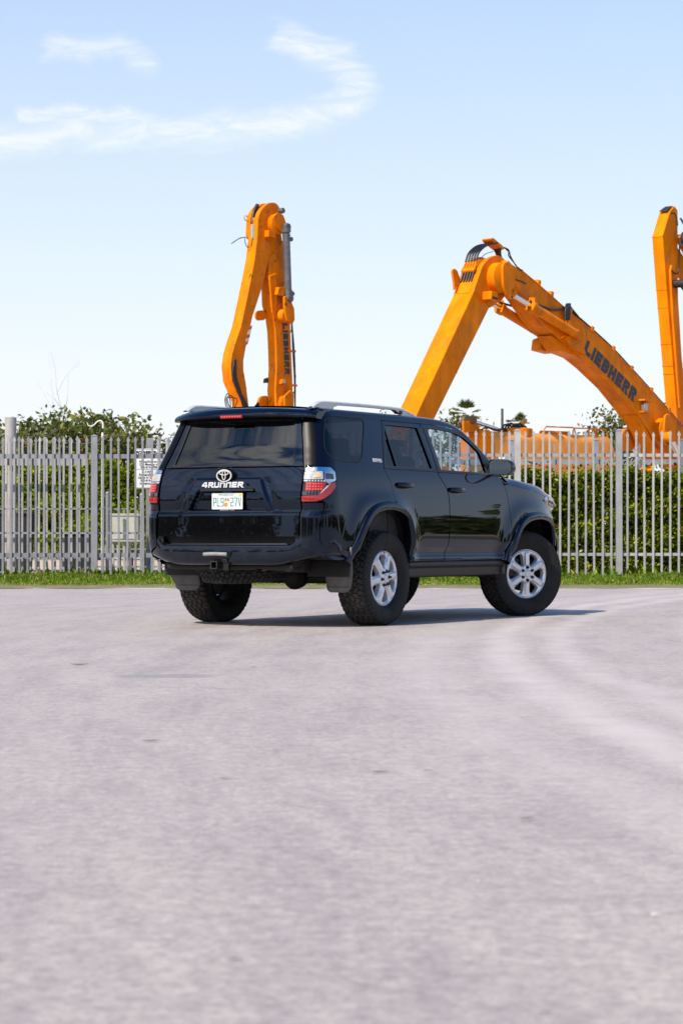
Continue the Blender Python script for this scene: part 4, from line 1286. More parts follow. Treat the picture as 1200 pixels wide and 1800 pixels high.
B.hose([(-.34, 8.42, -.15), (-.38, 8.25, -.17), (-.44, 8.22, -.22), (-.47, 8.35, -.26), (-.46, 8.46, -.27)], .010)
B.hose([(-.46, 8.47, -.27), (-.58, 8.44, -.32), (-.80, 8.28, -.36)], .012)
B.tube('eye_bolt', [(-.30, 8.90, -T), (-.42, 8.93, -T), (-.45, 9.0, -T), (-.40, 9.05, -T), (-.32, 9.02, -T)], .012, M_yelw)
# damaged pocket with dirty hoses at the stick's bend
B.plate('open_pocket', round_poly([(-1.06, 5.22), (-.97, 5.28), (-.99, 4.9), (-.80, 4.4), (-.66, 4.0), (-.78, 4.1), (-1.0, 4.6), (-1.10, 4.95)], .02, 3), -.02, .004, M_soot, 0, stick)
for k in range(4):
    B.hose([(-1.04 + .015 * k, 5.22, .01), (-1.10 + .03 * k, 4.9, .03), (-1.0 + .02 * k, 4.5, .05), (-.76 + .03 * k, 4.08, .05), (-.60, 3.7, .0)], .025, name='dirty_hose')
for k in range(3):
    B.hose([(-1.10 - .03 * k, 4.0, -.2 + .1 * k), (-1.14 - .05 * k, 4.25, -.2 + .1 * k), (-1.05, 4.40 - .06 * k, -.2 + .1 * k), (-.98 + .02 * k, 4.2, -.2 + .1 * k), (-.96, 3.9, -.2)], .013)
for k, (z, mt) in enumerate([(6.10, M_warn), (5.99, M_white), (5.88, M_warn), (5.78, M_white), (5.70, M_warn)]):
    a = -.60 - .03 * k
    B.plate('warning_stripe', [(a, z - .06), (a + .10, z - .02), (a + .12, z + .08), (a + .02, z + .04)], .001, .004, mt, 0, stick)
bl = [(.073, 8.6), (.05, 7.9), (.065, 7.435), (.092, 6.764), (.196, 6.467), (.257, 6.099), (.288, 5.596), (.302, 5.089), (.262, 4.555), (.302, 4.083), (.35, 2.2), (.45, 1.9)]
brt = [(1.15, 1.9), (.95, 3.0), (.83, 4.101), (.808, 4.774), (.765, 5.62), (.722, 6.464), (.659, 7.141), (.595, 7.81), (.49, 8.481), (.44, 8.8), (.2, 8.9)]
boom = B.plate('boom', bl + brt, -T + .02, -.02, M_yelw, .012)
B.plate('boom_side_plate', bl[1:] + brt[:-2], -.02, -.001, M_yelw, .008, boom)
B.plate('boom_back_rib', [(.02, 7.5), (.25, 7.6), (.26, 6.8), (.12, 6.55)], -.001, .05, M_yelw, .01, boom)
B.word('LIEBHERR', (.478, 6.315), (.555, 4.985), (1, 0), .165, M_navy, .002, t=.34)
B.cylinder(.385, 8.80, .46, 6.95, .22, .10, .06, .02, M_cylg)
for z in (8.58, 8.0, 7.75, 7.1):
    B.boss('cylinder_band', .42, z, .02, .30, .33, M_cylg)
B.boss('cylinder_port', .52, 8.50, .06, .16, .28, M_cylg); B.boss('cylinder_port', .57, 7.08, .06, .16, .28, M_cylg)
B.plate('cylinder_lug', round_poly([(.30, 6.98), (.44, 7.02), (.62, 6.70), (.64, 6.40), (.56, 6.28), (.40, 6.34), (.32, 6.6)], .04, 3), .20, .26, M_yelw, .008)
B.boss('lug_boss', .42, 6.5, .17, 0, .20, M_yelw)
B.plate('valve_block', [(.14, 7.02), (.36, 7.0), (.38, 7.24), (.18, 7.22)], .08, .20, M_yelw, .01)
B.plate('lamp_housing', [(.36, 4.72), (.50, 4.74), (.52, 4.86), (.40, 4.84)], 0, .10, M_yelw, .008)
B.plate('work_lamp', [(.40, 4.74), (.48, 4.75), (.48, 4.82), (.41, 4.82)], .10, .106, M_lampg, 0)
B.plate('foot_boss_cover', round_poly([(.40, 4.40), (.62, 4.58), (.70, 4.50), (.70, 4.1), (.60, 3.9), (.42, 3.95)], .05, 3), .10, .16, M_yelw, .008)
B.boss('foot_boss', .50, 4.20, .22, 0, .12, M_yelw)
B.boss('foot_boss', .25, 4.20, .22, -T - .14, -T, M_yelw)
B.plate('side_lamp', [(.24, 4.75), (.34, 4.77), (.34, 4.9), (.25, 4.86)], -T - .10, -T + .04, M_soot, .01)
B.boss('belly_boss', .06, 6.50, .13, -T - .08, -T + .1, M_yelw)
# hose run on stand-off brackets along the boom's right edge
for z in (8.1, 7.2, 6.46, 5.62, 4.72, 3.98):
    a = float(np.interp(z, [q[1] for q in brt], [q[0] for q in brt]))
    B.plate('hose_bracket', [(a - .02, z - .02), (a + .19, z - .03), (a + .19, z + .03), (a - .02, z + .02)], -.12, -.04, M_yelw, .005)
for k in range(3):
    B.hose([(.60, 7.42, -.06), (.72 + .02 * k, 7.36, -.06), (.80 + .03 * k, 7.15, -.06 - .03 * k), (.83 + .03 * k, 6.5, -.06 - .03 * k), (.87 + .025 * k, 5.6, -.06), (.92 + .015 * k, 4.9, -.06), (.93 + .01 * k, 4.4, -.06), (.95, 3.9, -.06)], .016)
B.hose([(.60, 7.05, 0), (.74, 6.95, -.03), (.80, 6.6, -.05), (.82, 6.2, -.05), (.78, 6.1, -.05)], .016)
B.hose([(.96, 5.0, -.06), (.93, 4.6, -.06), (.86, 4.5, -.05)], .014)
B.base(.9, 5.6, -1.8, 1.2, 1.3, M_yelw, True, 2.7)

# ---------------- right machine at the picture's edge ------------------------
Cx = Arm('excavator', 'yellow excavator arm standing upright at the right edge of the picture', (8.127, 58.0), 50, 1.226)
T = .31
arm_p = [(.146, 8.898), (-.127, 8.264), (.012, 7.034), (.116, 6.208), (.401, 3.933), (.62, 2.2), (.85, 1.9), (1.15, 2.2), (.854, 3.948), (.609, 5.288), (.523, 6.232), (.475, 6.731), (.46, 7.564), (.46, 8.988), (.33, 9.08)]
arm_o = Cx.plate('stick', arm_p, -T, 0, M_yel, .012)
for z in (8.262, 6.95, 6.50, 5.60, 5.05, 4.85):
    a = float(np.interp(z, [3.9, 6.2, 7.03, 8.26], [.40, .116, .012, -.127]))
    Cx.plate('weld_seam', [(a - .006, z - .012), (a + .02, z - .012), (a + .02, z + .012), (a - .006, z + .012)], -T - .001, .003, M_yelw, 0, arm_o)
Cx.tube('side_conduit', [(.17, 7.55, .03), (.12, 7.42, .03), (.20, 6.4, .03), (.47, 4.0, .03)], .035, M_yel)
Cx.plate('top_cap', [(.10, 8.92), (.30, 9.06), (.33, 9.09), (.13, 8.97)], -T + .04, -.04, M_soot, .005)
Cx.hose([(.20, 8.86, .02), (.30, 8.90, .02), (.40, 8.78, .02), (.44, 8.6, .02)], .012)
Cx.cylinder(.40, 8.25, 2.2, 7.35, .32, .19, .10, .02, M_soot)
Cx.plate('scorched_sleeve', round_poly([(.36, 8.30), (.8, 8.35), (1.5, 8.05), (1.4, 7.9), (.8, 8.1)], .05, 3), .30, .5, M_yelw, .01)
Cx.hose([(.32, 8.36, .3), (.34, 8.5, .3), (.5, 8.66, .3), (.8, 8.72, .3), (1.2, 8.5, .3)], .032)
Cx.hose([(.43, 8.78, .1), (.55, 8.5, .2), (.66, 8.35, .3)], .025)
Cx.plate('link_rod', [(.46, 8.3), (1.7, 6.9), (1.9, 7.0), (.6, 8.4)], -.1, .05, M_yelw, .01)
Cx.boss('pin', .28, 7.10, .10, .05, .34, M_soot)
Cx.tube('greasy_link', [(.30, 7.08, .3), (.55, 6.86, .32), (1.1, 6.8, .35)], .12, M_soot)
Cx.hose([(.15, 7.42, .05), (.32, 7.36, .06), (.42, 7.46, .05), (.46, 7.8, .05), (.46, 8.1, .05)], .02)
Cx.plate('inner_link', [(.48, 7.40), (.52, 8.05), (1.6, 7.2), (1.4, 6.9)], -.15, -.05, M_yel, .01)
Cx.base(2.0, 6.8, -1.6, 1.5, 1.3, M_yel, True, 2.6)

# ---------------- orange engine housing behind the bonnet --------------------
H = Arm('excavator', 'long rounded orange engine housing of a parked excavator behind the fence', (3.17, 50.0), 45)
T = .75
L = 4.8
def hsec(s):
    """cross-section across n at distance s: rounded top"""
    ztp = 3.03 + .02 * s / L
    drop = 0.0
    if s > L - .55: drop = 1.0 * ((s - (L - .55)) / .55)**1.1
    ztp -= drop * .95
    r = .20
    ztp = max(ztp, 2.12)
    r = min(r, (ztp - 2.05) * .8)
    pts = [(-T, 2.05), (-T, ztp - r)]
    pts += [(-T + r - r * math.cos(a), ztp - r + r * math.sin(a)) for a in np.linspace(0, math.pi / 2, 6)[1:]]
    pts += [(-r + r * math.sin(a), ztp - r + r * math.cos(a)) for a in np.linspace(0, math.pi / 2, 6)]
    pts += [(0, 2.05)]
    return pts
ss = [0, .04] + list(np.linspace(.3, L - .55, 8)) + list(np.linspace(L - .5, L, 8))
rows = np.array([[H.p(s_, z, n_) for n_, z in hsec(s_)] for s_ in ss])
m = MB(); m.grid(rows); m.add(rows[0], [tuple(range(rows.shape[1]))]); m.add(rows[-1], [tuple(range(rows.shape[1]))[::-1]])
hs = m.build('engine_housing', M_yelh, H.root, 50)
hood = H.plate('front_cowl', round_poly([(-.06, 1.6), (.42, 1.6), (.20, 2.55), (.10, 2.92), (.05, 3.045), (-.06, 3.05)], .05, 4), -T - .02, .02, M_yel, .02)
H.plate('chassis_deck', [(-.3, 1.82), (5.2, 1.82), (5.2, 2.04), (-.3, 2.04)], -T - .3, .25, simple('deck_grey', (.30, .29, .29), .7, 0, .4, 3, bumps=.2, bscale=20), .02)
H.plate('deck_edge', [(.0, 1.70), (4.6, 1.70), (4.9, 1.80), (.0, 1.90)], .25, .30, simple('deck_white', (.52, .51, .50), .7, 0, .3, 3), .01)
H.plate('cylinder_bracket', round_poly([(-.28, 3.0), (.12, 3.0), (-.02, 3.16), (-.14, 3.30), (-.26, 3.32), (-.30, 3.2)], .03, 3), -.50, -.28, M_yel, .01)
H.boss('bracket_eye', -.20, 3.26, .085, -.56, -.22, simple('brown_pin', (.16, .08, .04), .6, .2), None)
Pc0 = np.array(H.p(-.16, 3.26, -.38)); 
m = MB(); m.tube([Pc0, H.p(.92, 3.06, -.38)], .042, 14); m.build('cylinder_rod', M_cylr, H.root, 50)
m = MB(); m.tube([H.p(.90, 3.065, -.38), H.p(1.5, 3.10, -.38)], .07, 12); m.build('hose_bundle', M_hose, H.root, 50)
for k in range(7):
    H.hose([(.88 + .1 * k, 3.08, -.40), (.92 + .1 * k, 3.20 + .02 * (k % 3), -.34), (1.0 + .1 * k, 3.16, -.30), (1.05 + .1 * k, 3.06, -.3)], .022)
H.hose([(.1, 3.06, -.3), (.3, 3.12, -.3), (.55, 3.06, -.28), (.8, 3.10, -.3)], .018)
m = MB(); m.lathe([(.40, 2.95), (.40, 3.12), (.38, 3.135), (.001, 3.135)], 36, H.p(1.35, 0, -.42)); m.build('filler_drum', M_yel, H.root, 40)
H.tube('exhaust_elbow', [(1.55, 3.10, -.5), (1.62, 3.22, -.5), (1.80, 3.33, -.5)], .06, simple('ochre_pipe', (.55, .28, .06), .5))
for a0, a1 in ((2.0, 3.1), (3.0, 3.9), (3.55, 4.25)):
    H.tube('handrail', [(a0, 3.0, -.12), (a0 + .02, 3.14, -.12), (a0 + .08, 3.19, -.12), (a1 - .08, 3.20, -.12), (a1 - .02, 3.15, -.12), (a1, 2.98, -.12)], .016, M_yel)
H.tube('lifting_eye', [(3.78, 3.04, -.15), (3.72, 3.10, -.15), (3.76, 3.16, -.15), (3.84, 3.16, -.15), (3.88, 3.10, -.15), (3.82, 3.04, -.15)], .016, M_yel)
H.tube('top_pipe', [(2.05, 3.06, -.25), (3.0, 3.07, -.25)], .05, M_yel)
H.plate('battery_box', round_poly([(.30, 2.28), (.70, 2.28), (.70, 2.52), (.30, 2.52)], .03, 3), .02, .2, simple('white_box', (.55, .55, .54), .6), .01)
H.plate('slew_ring', [(.8, .8), (3.6, .8), (3.6, 1.82), (.8, 1.82)], -T - .1, .0, M_track, .02)
for nn in (-T - .5, -.1):
    c = empty('crawler_track'); c.parent = H.root
    P = round_poly([(.0, .06), (4.4, .06), (4.7, .42), (4.4, .92), (.0, .92), (-.3, .42)], .3, 6)
    H.plate('track_belt', P, nn, nn + .6, M_track, .02, c)
    H.plate('track_frame', round_poly([(.2, .25), (4.2, .25), (4.2, .72), (.2, .72)], .1, 4), nn - .02, nn + .62, M_yel, .02, c)
# ================================================================== the black sport utility vehicle
CAR_POS = (-.4147, 19.918); CAR_HEAD = .5458
car = empty('sport_utility_vehicle', (CAR_POS[0], CAR_POS[1], 0), math.pi / 2 - CAR_HEAD,
            'glossy black four door sport utility vehicle with silver wheels parked on the pavement', 'car')

def paint_mat():
    m, n, b = new_mat('black_paint')
    tcn = n.nodes.new('ShaderNodeTexCoord'); sx = n.nodes.new('ShaderNodeSeparateXYZ'); n.links.new(tcn.outputs['Object'], sx.inputs[0])
    lowr = n.nodes.new('ShaderNodeMapRange'); lowr.inputs[1].default_value = .80; lowr.inputs[2].default_value = .45; lowr.inputs[3].default_value = 0; lowr.inputs[4].default_value = 1
    n.links.new(sx.outputs[2], lowr.inputs[0])
    d = noise_node(n, 7, 6, .7); d2 = noise_node(n, 60, 3, .6)
    f = mixc(n, 1.0, ramp(n, d.outputs['Fac'], [(.35, (.1, .1, .1)), (.7, (1, 1, 1))]).outputs[0], ramp(n, d2.outputs['Fac'], [(.3, (.4, .4, .4)), (.7, (1, 1, 1))]).outputs[0], 'MULTIPLY')
    f = mixc(n, 1.0, f, lowr.outputs[0], 'MULTIPLY')
    sc = n.nodes.new('ShaderNodeMath'); sc.operation = 'MULTIPLY_ADD'; sc.inputs[1].default_value = .075; sc.inputs[2].default_value = .002
    n.links.new(f, sc.inputs[0])
    c = mixc(n, sc.outputs[0], (.0018, .002, .003), (.30, .26, .22))     # road dust on the lower body
    n.links.new(c, b.inputs['Base Color'])
    b.inputs['Roughness'].default_value = .022
    b.inputs['IOR'].default_value = 1.53
    b.inputs['Specular Tint'].default_value = (.46, .64, 1.0, 1)  # blue of the reflected sky put into the paint's reflection colour
    return m
M_paint = paint_mat()
M_trim = simple('black_trim', (.007, .007, .0075), .5, 0, .2, 20, bumps=.05, bscale=300)
M_gloss = simple('gloss_black_trim', (.004, .004, .005), .05, 0, .2, 10)
def rubber_mat():
    m, n, b = new_mat('tyre_rubber')
    tcn = n.nodes.new('ShaderNodeTexCoord')
    mp = n.nodes.new('ShaderNodeVectorMath'); mp.operation = 'MULTIPLY'; mp.inputs[1].default_value = (1, 0, 1)
    n.links.new(tcn.outputs['Object'], mp.inputs[0])
    ln = n.nodes.new('ShaderNodeVectorMath'); ln.operation = 'LENGTH'; n.links.new(mp.outputs[0], ln.inputs[0])
    mr = n.nodes.new('ShaderNodeMapRange'); mr.inputs[1].default_value = .386; mr.inputs[2].default_value = .400; n.links.new(ln.outputs['Value'], mr.inputs[0])
    d = noise_node(n, 9, 5, .65)
    side_c = ramp(n, d.outputs['Fac'], [(.35, (.0065, .0065, .007)), (.7, (.014, .0135, .013))]).outputs[0]
    tread_c = ramp(n, d.outputs['Fac'], [(.35, (.028, .025, .022)), (.7, (.065, .056, .048))]).outputs[0]
    n.links.new(mixc(n, mr.outputs[0], side_c, tread_c), b.inputs['Base Color'])
    b.inputs['Roughness'].default_value = .68; b.inputs['Specular IOR Level'].default_value = .3
    e = noise_node(n, 120, 3); bump(n, b, e.outputs['Fac'], .1)
    return m
M_rubber = rubber_mat()
M_under = simple('underbody', (.0035, .0032, .003), .75, 0, .4, 8, bumps=.15, bscale=40)
M_flap = simple('mud_flap_plastic', (.085, .084, .086), .55, 0, .25, 12, bumps=.05, bscale=200)
M_alloy = simple('wheel_alloy', (.72, .73, .76), .24, .45, .06, 12)
M_emblem = simple('satin_silver', (.60, .60, .61), .35, .3, .05, 20)
M_alloyd = simple('wheel_inner', (.03, .03, .032), .5, .5, .3, 15)
M_chrome = simple('chrome', (.75, .76, .78), .08, 1, .05, 10)
M_rail = simple('silver_rail', (.58, .59, .62), .32, .35, .05, 10)
M_seat = simple('seat_cloth', (.055, .05, .047), .85, 0, .2, 30)
M_seatl = simple('light_seat_trim', (.25, .22, .18), .8, 0, .2, 30)
M_dash = simple('dashboard', (.03, .03, .032), .7, 0, .2, 30)
M_rust = simple('rusty_steel', (.16, .085, .045), .7, .5, .45, 25, bumps=.3, bscale=90)
M_steel = simple('dark_steel', (.05, .05, .05), .5, .7, .3, 20)
M_red = simple('red_lens', (.27, .008, .010), .08, 0, .1, 40, coat=.6)
M_redlit = simple('red_led', (.85, .10, .07), .15, 0, .1, 40, coat=.4)
M_clear = simple('clear_lens', (.40, .40, .42), .10, .25, .12, 60, coat=.6)
M_amber = simple('amber_reflector', (.75, .42, .20), .15, .1, .2, 60)
M_dchrome = simple('dark_reflector', (.12, .12, .13), .15, .8, .3, 50)
M_badge = simple('white_badge', (.52, .52, .53), .25, .2, .05, 20)
M_plate = simple('plate_white', (.56, .59, .57), .45, 0, .05, 15)
M_teal = simple('plate_teal', (.03, .20, .22), .5, 0, .1, 30)
M_orange = simple('plate_orange', (.80, .22, .05), .5, 0, .1, 30)
M_yellow = simple('sticker_yellow', (.80, .45, .04), .5, 0, .1, 30)
G_dark = glass_mat('privacy_glass', (.02, .022, .026))
G_mid = glass_mat('rear_door_glass', (.045, .055, .07))
G_front = glass_mat('clear_glass', (.80, .87, .90))

# ---- body surface --------------------------------------------------------
def nspline(xs, ys):
    xs = np.array(xs, float); ys = np.array(ys, float); n = len(xs); h = np.diff(xs)
    A_ = np.eye(n); r_ = np.zeros(n)
    for i in range(1, n - 1):
        A_[i, i - 1], A_[i, i], A_[i, i + 1] = h[i - 1], 2 * (h[i - 1] + h[i]), h[i]
        r_[i] = 6 * ((ys[i + 1] - ys[i]) / h[i] - (ys[i] - ys[i - 1]) / h[i - 1])
    M_ = np.linalg.solve(A_, r_)
    def f(x):
        x = np.clip(np.asarray(x, float), xs[0], xs[-1]); i = np.clip(np.searchsorted(xs, x) - 1, 0, n - 2)
        a_ = xs[i + 1] - x; b_ = x - xs[i]
        return (M_[i] * a_**3 + M_[i + 1] * b_**3) / (6 * h[i]) + (ys[i] / h[i] - M_[i] * h[i] / 6) * a_ + (ys[i + 1] / h[i] - M_[i + 1] * h[i] / 6) * b_
    return f
_zq = [.66, .72, .78, .84, .90, .96, 1.02, 1.08, 1.14, 1.20]
_up = nspline(_zq + [1.265, 1.32, 1.41, 1.5, 1.6, 1.7, 1.78, 1.9], [.938 - .185 * (z - .80)**2 for z in _zq] + [.8945, .8785, .8485, .8175, .783, .748, .720, .675])
_lo = pchip([.38, .50, .545, .572, .600, .640, .672, .70], [.89, .912, .917, .915, .902, .918, .931, .9362])
def Wz(z):
    z = np.asarray(z, float)
    k = smoothstep(.672, .70, z)
    return np.where(z > .70, _up(np.maximum(z, .66)), (1 - k) * _lo(z) + k * _up(np.maximum(z, .66)))
REAR_ARCH = catmull([(-.66, .545), (-.53, .735), (-.40, .90), (-.25, 1.0), (-.06, 1.035), (.12, 1.028), (.27, .99), (.365, .925), (.415, .80), (.432, .68), (.44, .535)], 5)
FRONT_ARCH = catmull([(2.13, .527), (2.22, .67), (2.35, .842), (2.46, .915), (2.595, .957), (2.78, .975), (2.955, .968), (3.09, .945), (3.197, .89), (3.25, .79), (3.275, .64)], 5)
def side_y(x, z):
    x = np.asarray(x, float); z = np.asarray(z, float)
    y = Wz(z)
    y = y - .115 * np.clip((x - 2.45) / 1.0, 0, 2)**2.6 - .022 * np.clip((.1 - x) / .9, 0, 2)**2
    for xc, zc, rx, rz in ((-.08, .45, .50, .58), (2.70, .40, .55, .575)):
        rho = (np.abs((x - xc) / rx)**2.5 + np.abs((z - zc) / rz)**2.5)**(1 / 2.5)
        d = np.clip((rho - 1) * .53, 0, 5)
        y = y + .026 * np.exp(-(d / .10)**2) * smoothstep(1.22, 1.0, z)
    return y
Rc = pchip([.5, .74, .80, .895, .925, .958, 1.00, 1.045, 1.10, 1.16, 1.215, 1.25, 1.315, 1.5, 1.72, 1.85],
           [-1.04, -1.0475, -1.0470, -1.0450, -1.0442, -1.012, -1.018, -1.0235, -1.0205, -1.009, -.9985, -.994, -.984, -.905, -.812, -.757])
TR_IN = np.array([(-.385, .958), (.385, .958), (.275, 1.135), (-.275, 1.135)])
TR_OUT = np.array([(-.475, .90), (.475, .90), (.325, 1.228), (-.325, 1.228)])
def bow(z):
    return .035 + .04 * smoothstep(1.15, 1.4, z)
def rear_x(y, z, detail=True):
    y = np.asarray(y, float); z = np.asarray(z, float)
    x = Rc(z) + bow(z) * (y / .7)**2
    if detail:
        P = np.stack([y, z], -1).reshape(-1, 2)
        d1 = sdf(P, TR_OUT).reshape(y.shape); d0 = sdf(P, TR_IN).reshape(y.shape)
        up = smoothstep(.935, .975, z)
        raise_ = smoothstep(.012, -.022, d1) * up * .024
        groove = .012 * np.exp(-((d1 - .035) / .028)**2) * up * smoothstep(1.24, 1.18, z)
        rec = smoothstep(.004, -.012, d0) * .058
        x = x - raise_ + groove + rec
    return x
ytail = pchip([.4, 1.0, 1.24, 1.315, 1.42, 1.60, 1.72, 1.8], [.702, .702, .698, .688, .655, .600, .570, .55])
xside = pchip([.4, 1.0, 1.24, 1.315, 1.5, 1.72, 1.8], [-.70, -.72, -.72, -.70, -.64, -.56, -.54])
CL = .26
def wrap(a, z):
    """a: <0 rear (metres inboard of the corner), 0..CL corner, >CL side. right half (negative y returned)"""
    a = np.asarray(a, float); z = np.asarray(z, float)
    yc = ytail(z) + .004; xs = xside(z)
    # rear
    yr = yc + np.minimum(a, 0)
    xr = rear_x(yr, z, False)
    # side
    xsd = xs + np.maximum(a - CL, 0)
    ysd = side_y(xsd, z)
    # corner bezier
    t = np.clip(1 - a / CL, 0, 1)
    p0x, p0y = xs, side_y(xs, z)
    dy = (side_y(xs + .01, z) - p0y) / .01
    p1x, p1y = rear_x(yc, z, False), yc
    dR = (rear_x(yc, z, False) - rear_x(yc - .01, z, False)) / .01
    A = xs - p1x; B = p0y - yc
    c1x, c1y = p0x - .62 * A, p0y - .62 * A * dy
    c2x, c2y = p1x + .62 * B * dR, p1y + .62 * B
    bx = (1 - t)**3 * p0x + 3 * (1 - t)**2 * t * c1x + 3 * (1 - t) * t * t * c2x + t**3 * p1x
    by = (1 - t)**3 * p0y + 3 * (1 - t)**2 * t * c1y + 3 * (1 - t) * t * t * c2y + t**3 * p1y
    X = np.where(a < 0, xr, np.where(a > CL, xsd, bx)); Y = np.where(a < 0, yr, np.where(a > CL, ysd, by))
    return X, Y
def S(x, z):      # parameter of a point on the side
    return (float(x - xside(z) + CL), z)
def Rr(y, z):     # parameter of a point on the rear (y distance from centre)
    return (float(y - ytail(z) - .004), z)
def Cn(k, z):     # corner, 0 = rear end, 1 = side end
    return (CL * k, z)
def wrap_surf(sg):
    def f(a, z):
        X, Y = wrap(a, z)
        return np.stack([X, sg * Y, z], -1)
    return f
def side_surf(sg, off=0.0):
    return lambda x, z: np.stack([x, sg * (side_y(x, z) + off), z], -1)
def rear_surf(detail=True, off=0.0):
    return lambda y, z: np.stack([rear_x(y, z, detail) - off, y, z], -1)

def both(name, poly, surf, mat, holes=(), res=.03, thick=.012, off=0.0, parent=None, lip=True, crown=0.0, gap=0.0):
    """a body panel on the right side and its mirror twin on the left"""
    if gap:
        poly = inset(poly, gap); holes = [inset(h, -gap) for h in holes]
    r = []
    me = panel_mesh(name, poly, surf(-1), holes, res, thick, off, False, lip, crown)
    r.append(link_mesh(name, me, mat, parent or car))
    me2 = panel_mesh(name, poly, surf(1), holes, res, thick, off, True, lip, crown)
    r.append(link_mesh(name, me2, mat, parent or car))
    return r
def both_mb(name, make, mat, smooth=40, bevel=0, parent=None):
    """make(sg) -> MB for side sg"""
    return [make(sg).build(name, mat, parent or car, smooth, bevel) for sg in (-1, 1)]

# cant rail start line (top of the side panels)
zt = pchip([-.8, .6, 1.0, 1.3, 1.5, 1.65, 1.80, 1.95, 2.08, 2.2, 2.32], [1.74, 1.74, 1.738, 1.73, 1.712, 1.675, 1.595, 1.49, 1.385, 1.29, 1.22])
BELT = 1.315
def top_edge(x0, x1, n, dz=0.0):
    return [(x, float(zt(x)) + dz) for x in np.linspace(x0, x1, n)]
ra = [tuple(p) for p in REAR_ARCH]; fa = [tuple(p) for p in FRONT_ARCH]

# rear quarter panel with lamp and window openings
lamp_poly = round_poly([(.003, 1.285), (.014, 1.315), (.104, 1.316), (.203, 1.316), (.248, 1.27), (.241, 1.165), (.196, 1.087), (.143, 1.042), (.104, 1.024), (.044, 1.022), (.003, 1.022), (.003, 1.12)],
                       [.012, .012, .02, .04, .04, .03, .03, .03, .03, .01, .01, .01], 4)
qwin_a = round_poly([(.195, 1.734), (.455, 1.737), (.772, 1.731), (.671, 1.405), (.599, 1.358), (.426, 1.361), (.255, 1.371), (.190, 1.408), (.162, 1.470), (.165, 1.58)], [.04, .0, .05, .06, .05, .05, .06, .06, .06, .1], 5)
rear_split = [k for k in ra if k[0] <= .14 and k[1] >= .6]
bump_seam = [(.140, 1.026), (.133, .914), (.123, .808), (.123, .715), (.147, .662), (.323, .605)]
quarter = [S(x, z) for x, z in rear_split] + [S(.122, 1.05), S(.116, 1.20), S(.06, 1.27), S(.036, BELT), S(.235, 1.737)] + \
    [S(x, z) for x, z in top_edge(.24, -.52, 9)] + [Cn(.66, 1.74), Cn(.33, 1.738), Cn(.02, 1.735), Cn(.02, 1.6), Cn(.02, 1.42), Cn(.02, 1.32), Cn(.02, 1.04)] + bump_seam
both('quarter_panel', quarter, wrap_surf, M_paint, [lamp_poly, qwin_a], .03, .014, gap=.0022)
both('quarter_glass', qwin_a, wrap_surf, G_dark, (), .05, .004, off=-.003, gap=.006)
ring_o = inset(qwin_a, .001); ring_i = inset(qwin_a, .0085)
both('quarter_glass_seal', ring_o, wrap_surf, M_trim, [ring_i], .04, .01, off=.0005)
both('pillar_backing', [(-.05, .70), (.09, .70), (.09, 1.72), (-.05, 1.72)], wrap_surf, M_trim, (), .05, .004, off=-.022)
both('pillar_garnish', [(.004, 1.325), (.090, 1.325), (.099, 1.50), (.096, 1.66), (.09, 1.725), (.004, 1.725)], wrap_surf, simple('satin_pillar', (.004, .004, .005), .30, 0, .2, 10, spec=.07), (), .03, .006, off=.004, gap=.002)
# the corner between bumper and lamp
corner = [Cn(.02, 1.018), (.140, 1.021)] + bump_seam[1:] + [S(-.655, .56), Cn(.9, .55), Cn(.5, .60), Cn(.02, .66)]
both('rear_corner_panel', corner, wrap_surf, M_paint, (), .03, .014, gap=.0022)

# doors
rd = [(.24, 1.735)] + top_edge(.30, .905, 5, -.003) + [(.93, 1.5), (.962, 1.30), (1.0, 1.245), (1.075, 1.17), (1.096, 1.11), (1.097, 1.02), (1.064, .66), (1.03, .555), (1.01, .535), (.446, .535)] + \
    [k for k in ra[::-1] if k[0] > .13 and k[1] > .56] + [(.122, 1.05), (.116, 1.20), (.06, 1.27), (.036, BELT)]
rw = round_poly([(.262, 1.712), (.842, 1.708), (.895, BELT + .012), (.062, BELT + .018)], [.02, .03, .01, .02], 4)
both('rear_door', rd, side_surf, M_paint, [rw], .03, .02, gap=.0025)
fd = [(.915, 1.733)] + top_edge(.98, 2.07, 14, -.003) + [(2.12, 1.285), (2.185, 1.22), (2.226, 1.14), (2.236, 1.03), (2.23, .80), (2.225, .69)] + \
    [k for k in fa[::-1] if k[0] < 2.222 and k[1] > .55] + [(2.14, .54), (1.02, .535), (1.04, .555), (1.074, .66), (1.107, 1.02), (1.106, 1.11), (1.085, 1.17), (1.01, 1.245), (.972, 1.30), (.94, 1.5)]
fw_top = [(x, float(zt(x)) - .026) for x in np.linspace(1.0, 1.86, 9)]
fw = round_poly([(1.035, BELT + .006)] + fw_top + [(1.885, 1.50), (1.90, BELT)], [.01, .03] + [0] * 7 + [.02, .02, .01], 4)
both('front_door', fd, side_surf, M_paint, [fw], .03, .02, gap=.0)
both('door_frame', [(.0, .56)] + [(.0, 1.30), (.20, 1.70)] + [(x, float(zt(x)) + .012) for x in np.linspace(.26, 2.06, 16)] + [(2.20, 1.24), (2.26, 1.10), (2.24, .56)], lambda sg: side_surf(sg),
     M_trim, [inset(rw, -.004), inset(fw, -.004)] + [[tuple(p_) for p_ in (inset(REAR_ARCH, -.03) if False else REAR_ARCH)]], .05, .006, off=-.024)
gd = both('door_glass', rw, side_surf, G_mid, (), .05, .004, off=-.010, gap=.002)
gf = both('door_glass', fw, side_surf, G_front, (), .05, .004, off=-.010, gap=.002)
for hole in (rw, fw):
    both('window_seal', inset(hole, -.006), side_surf, M_gloss, [inset(hole, .011)], .04, .012, off=.002)
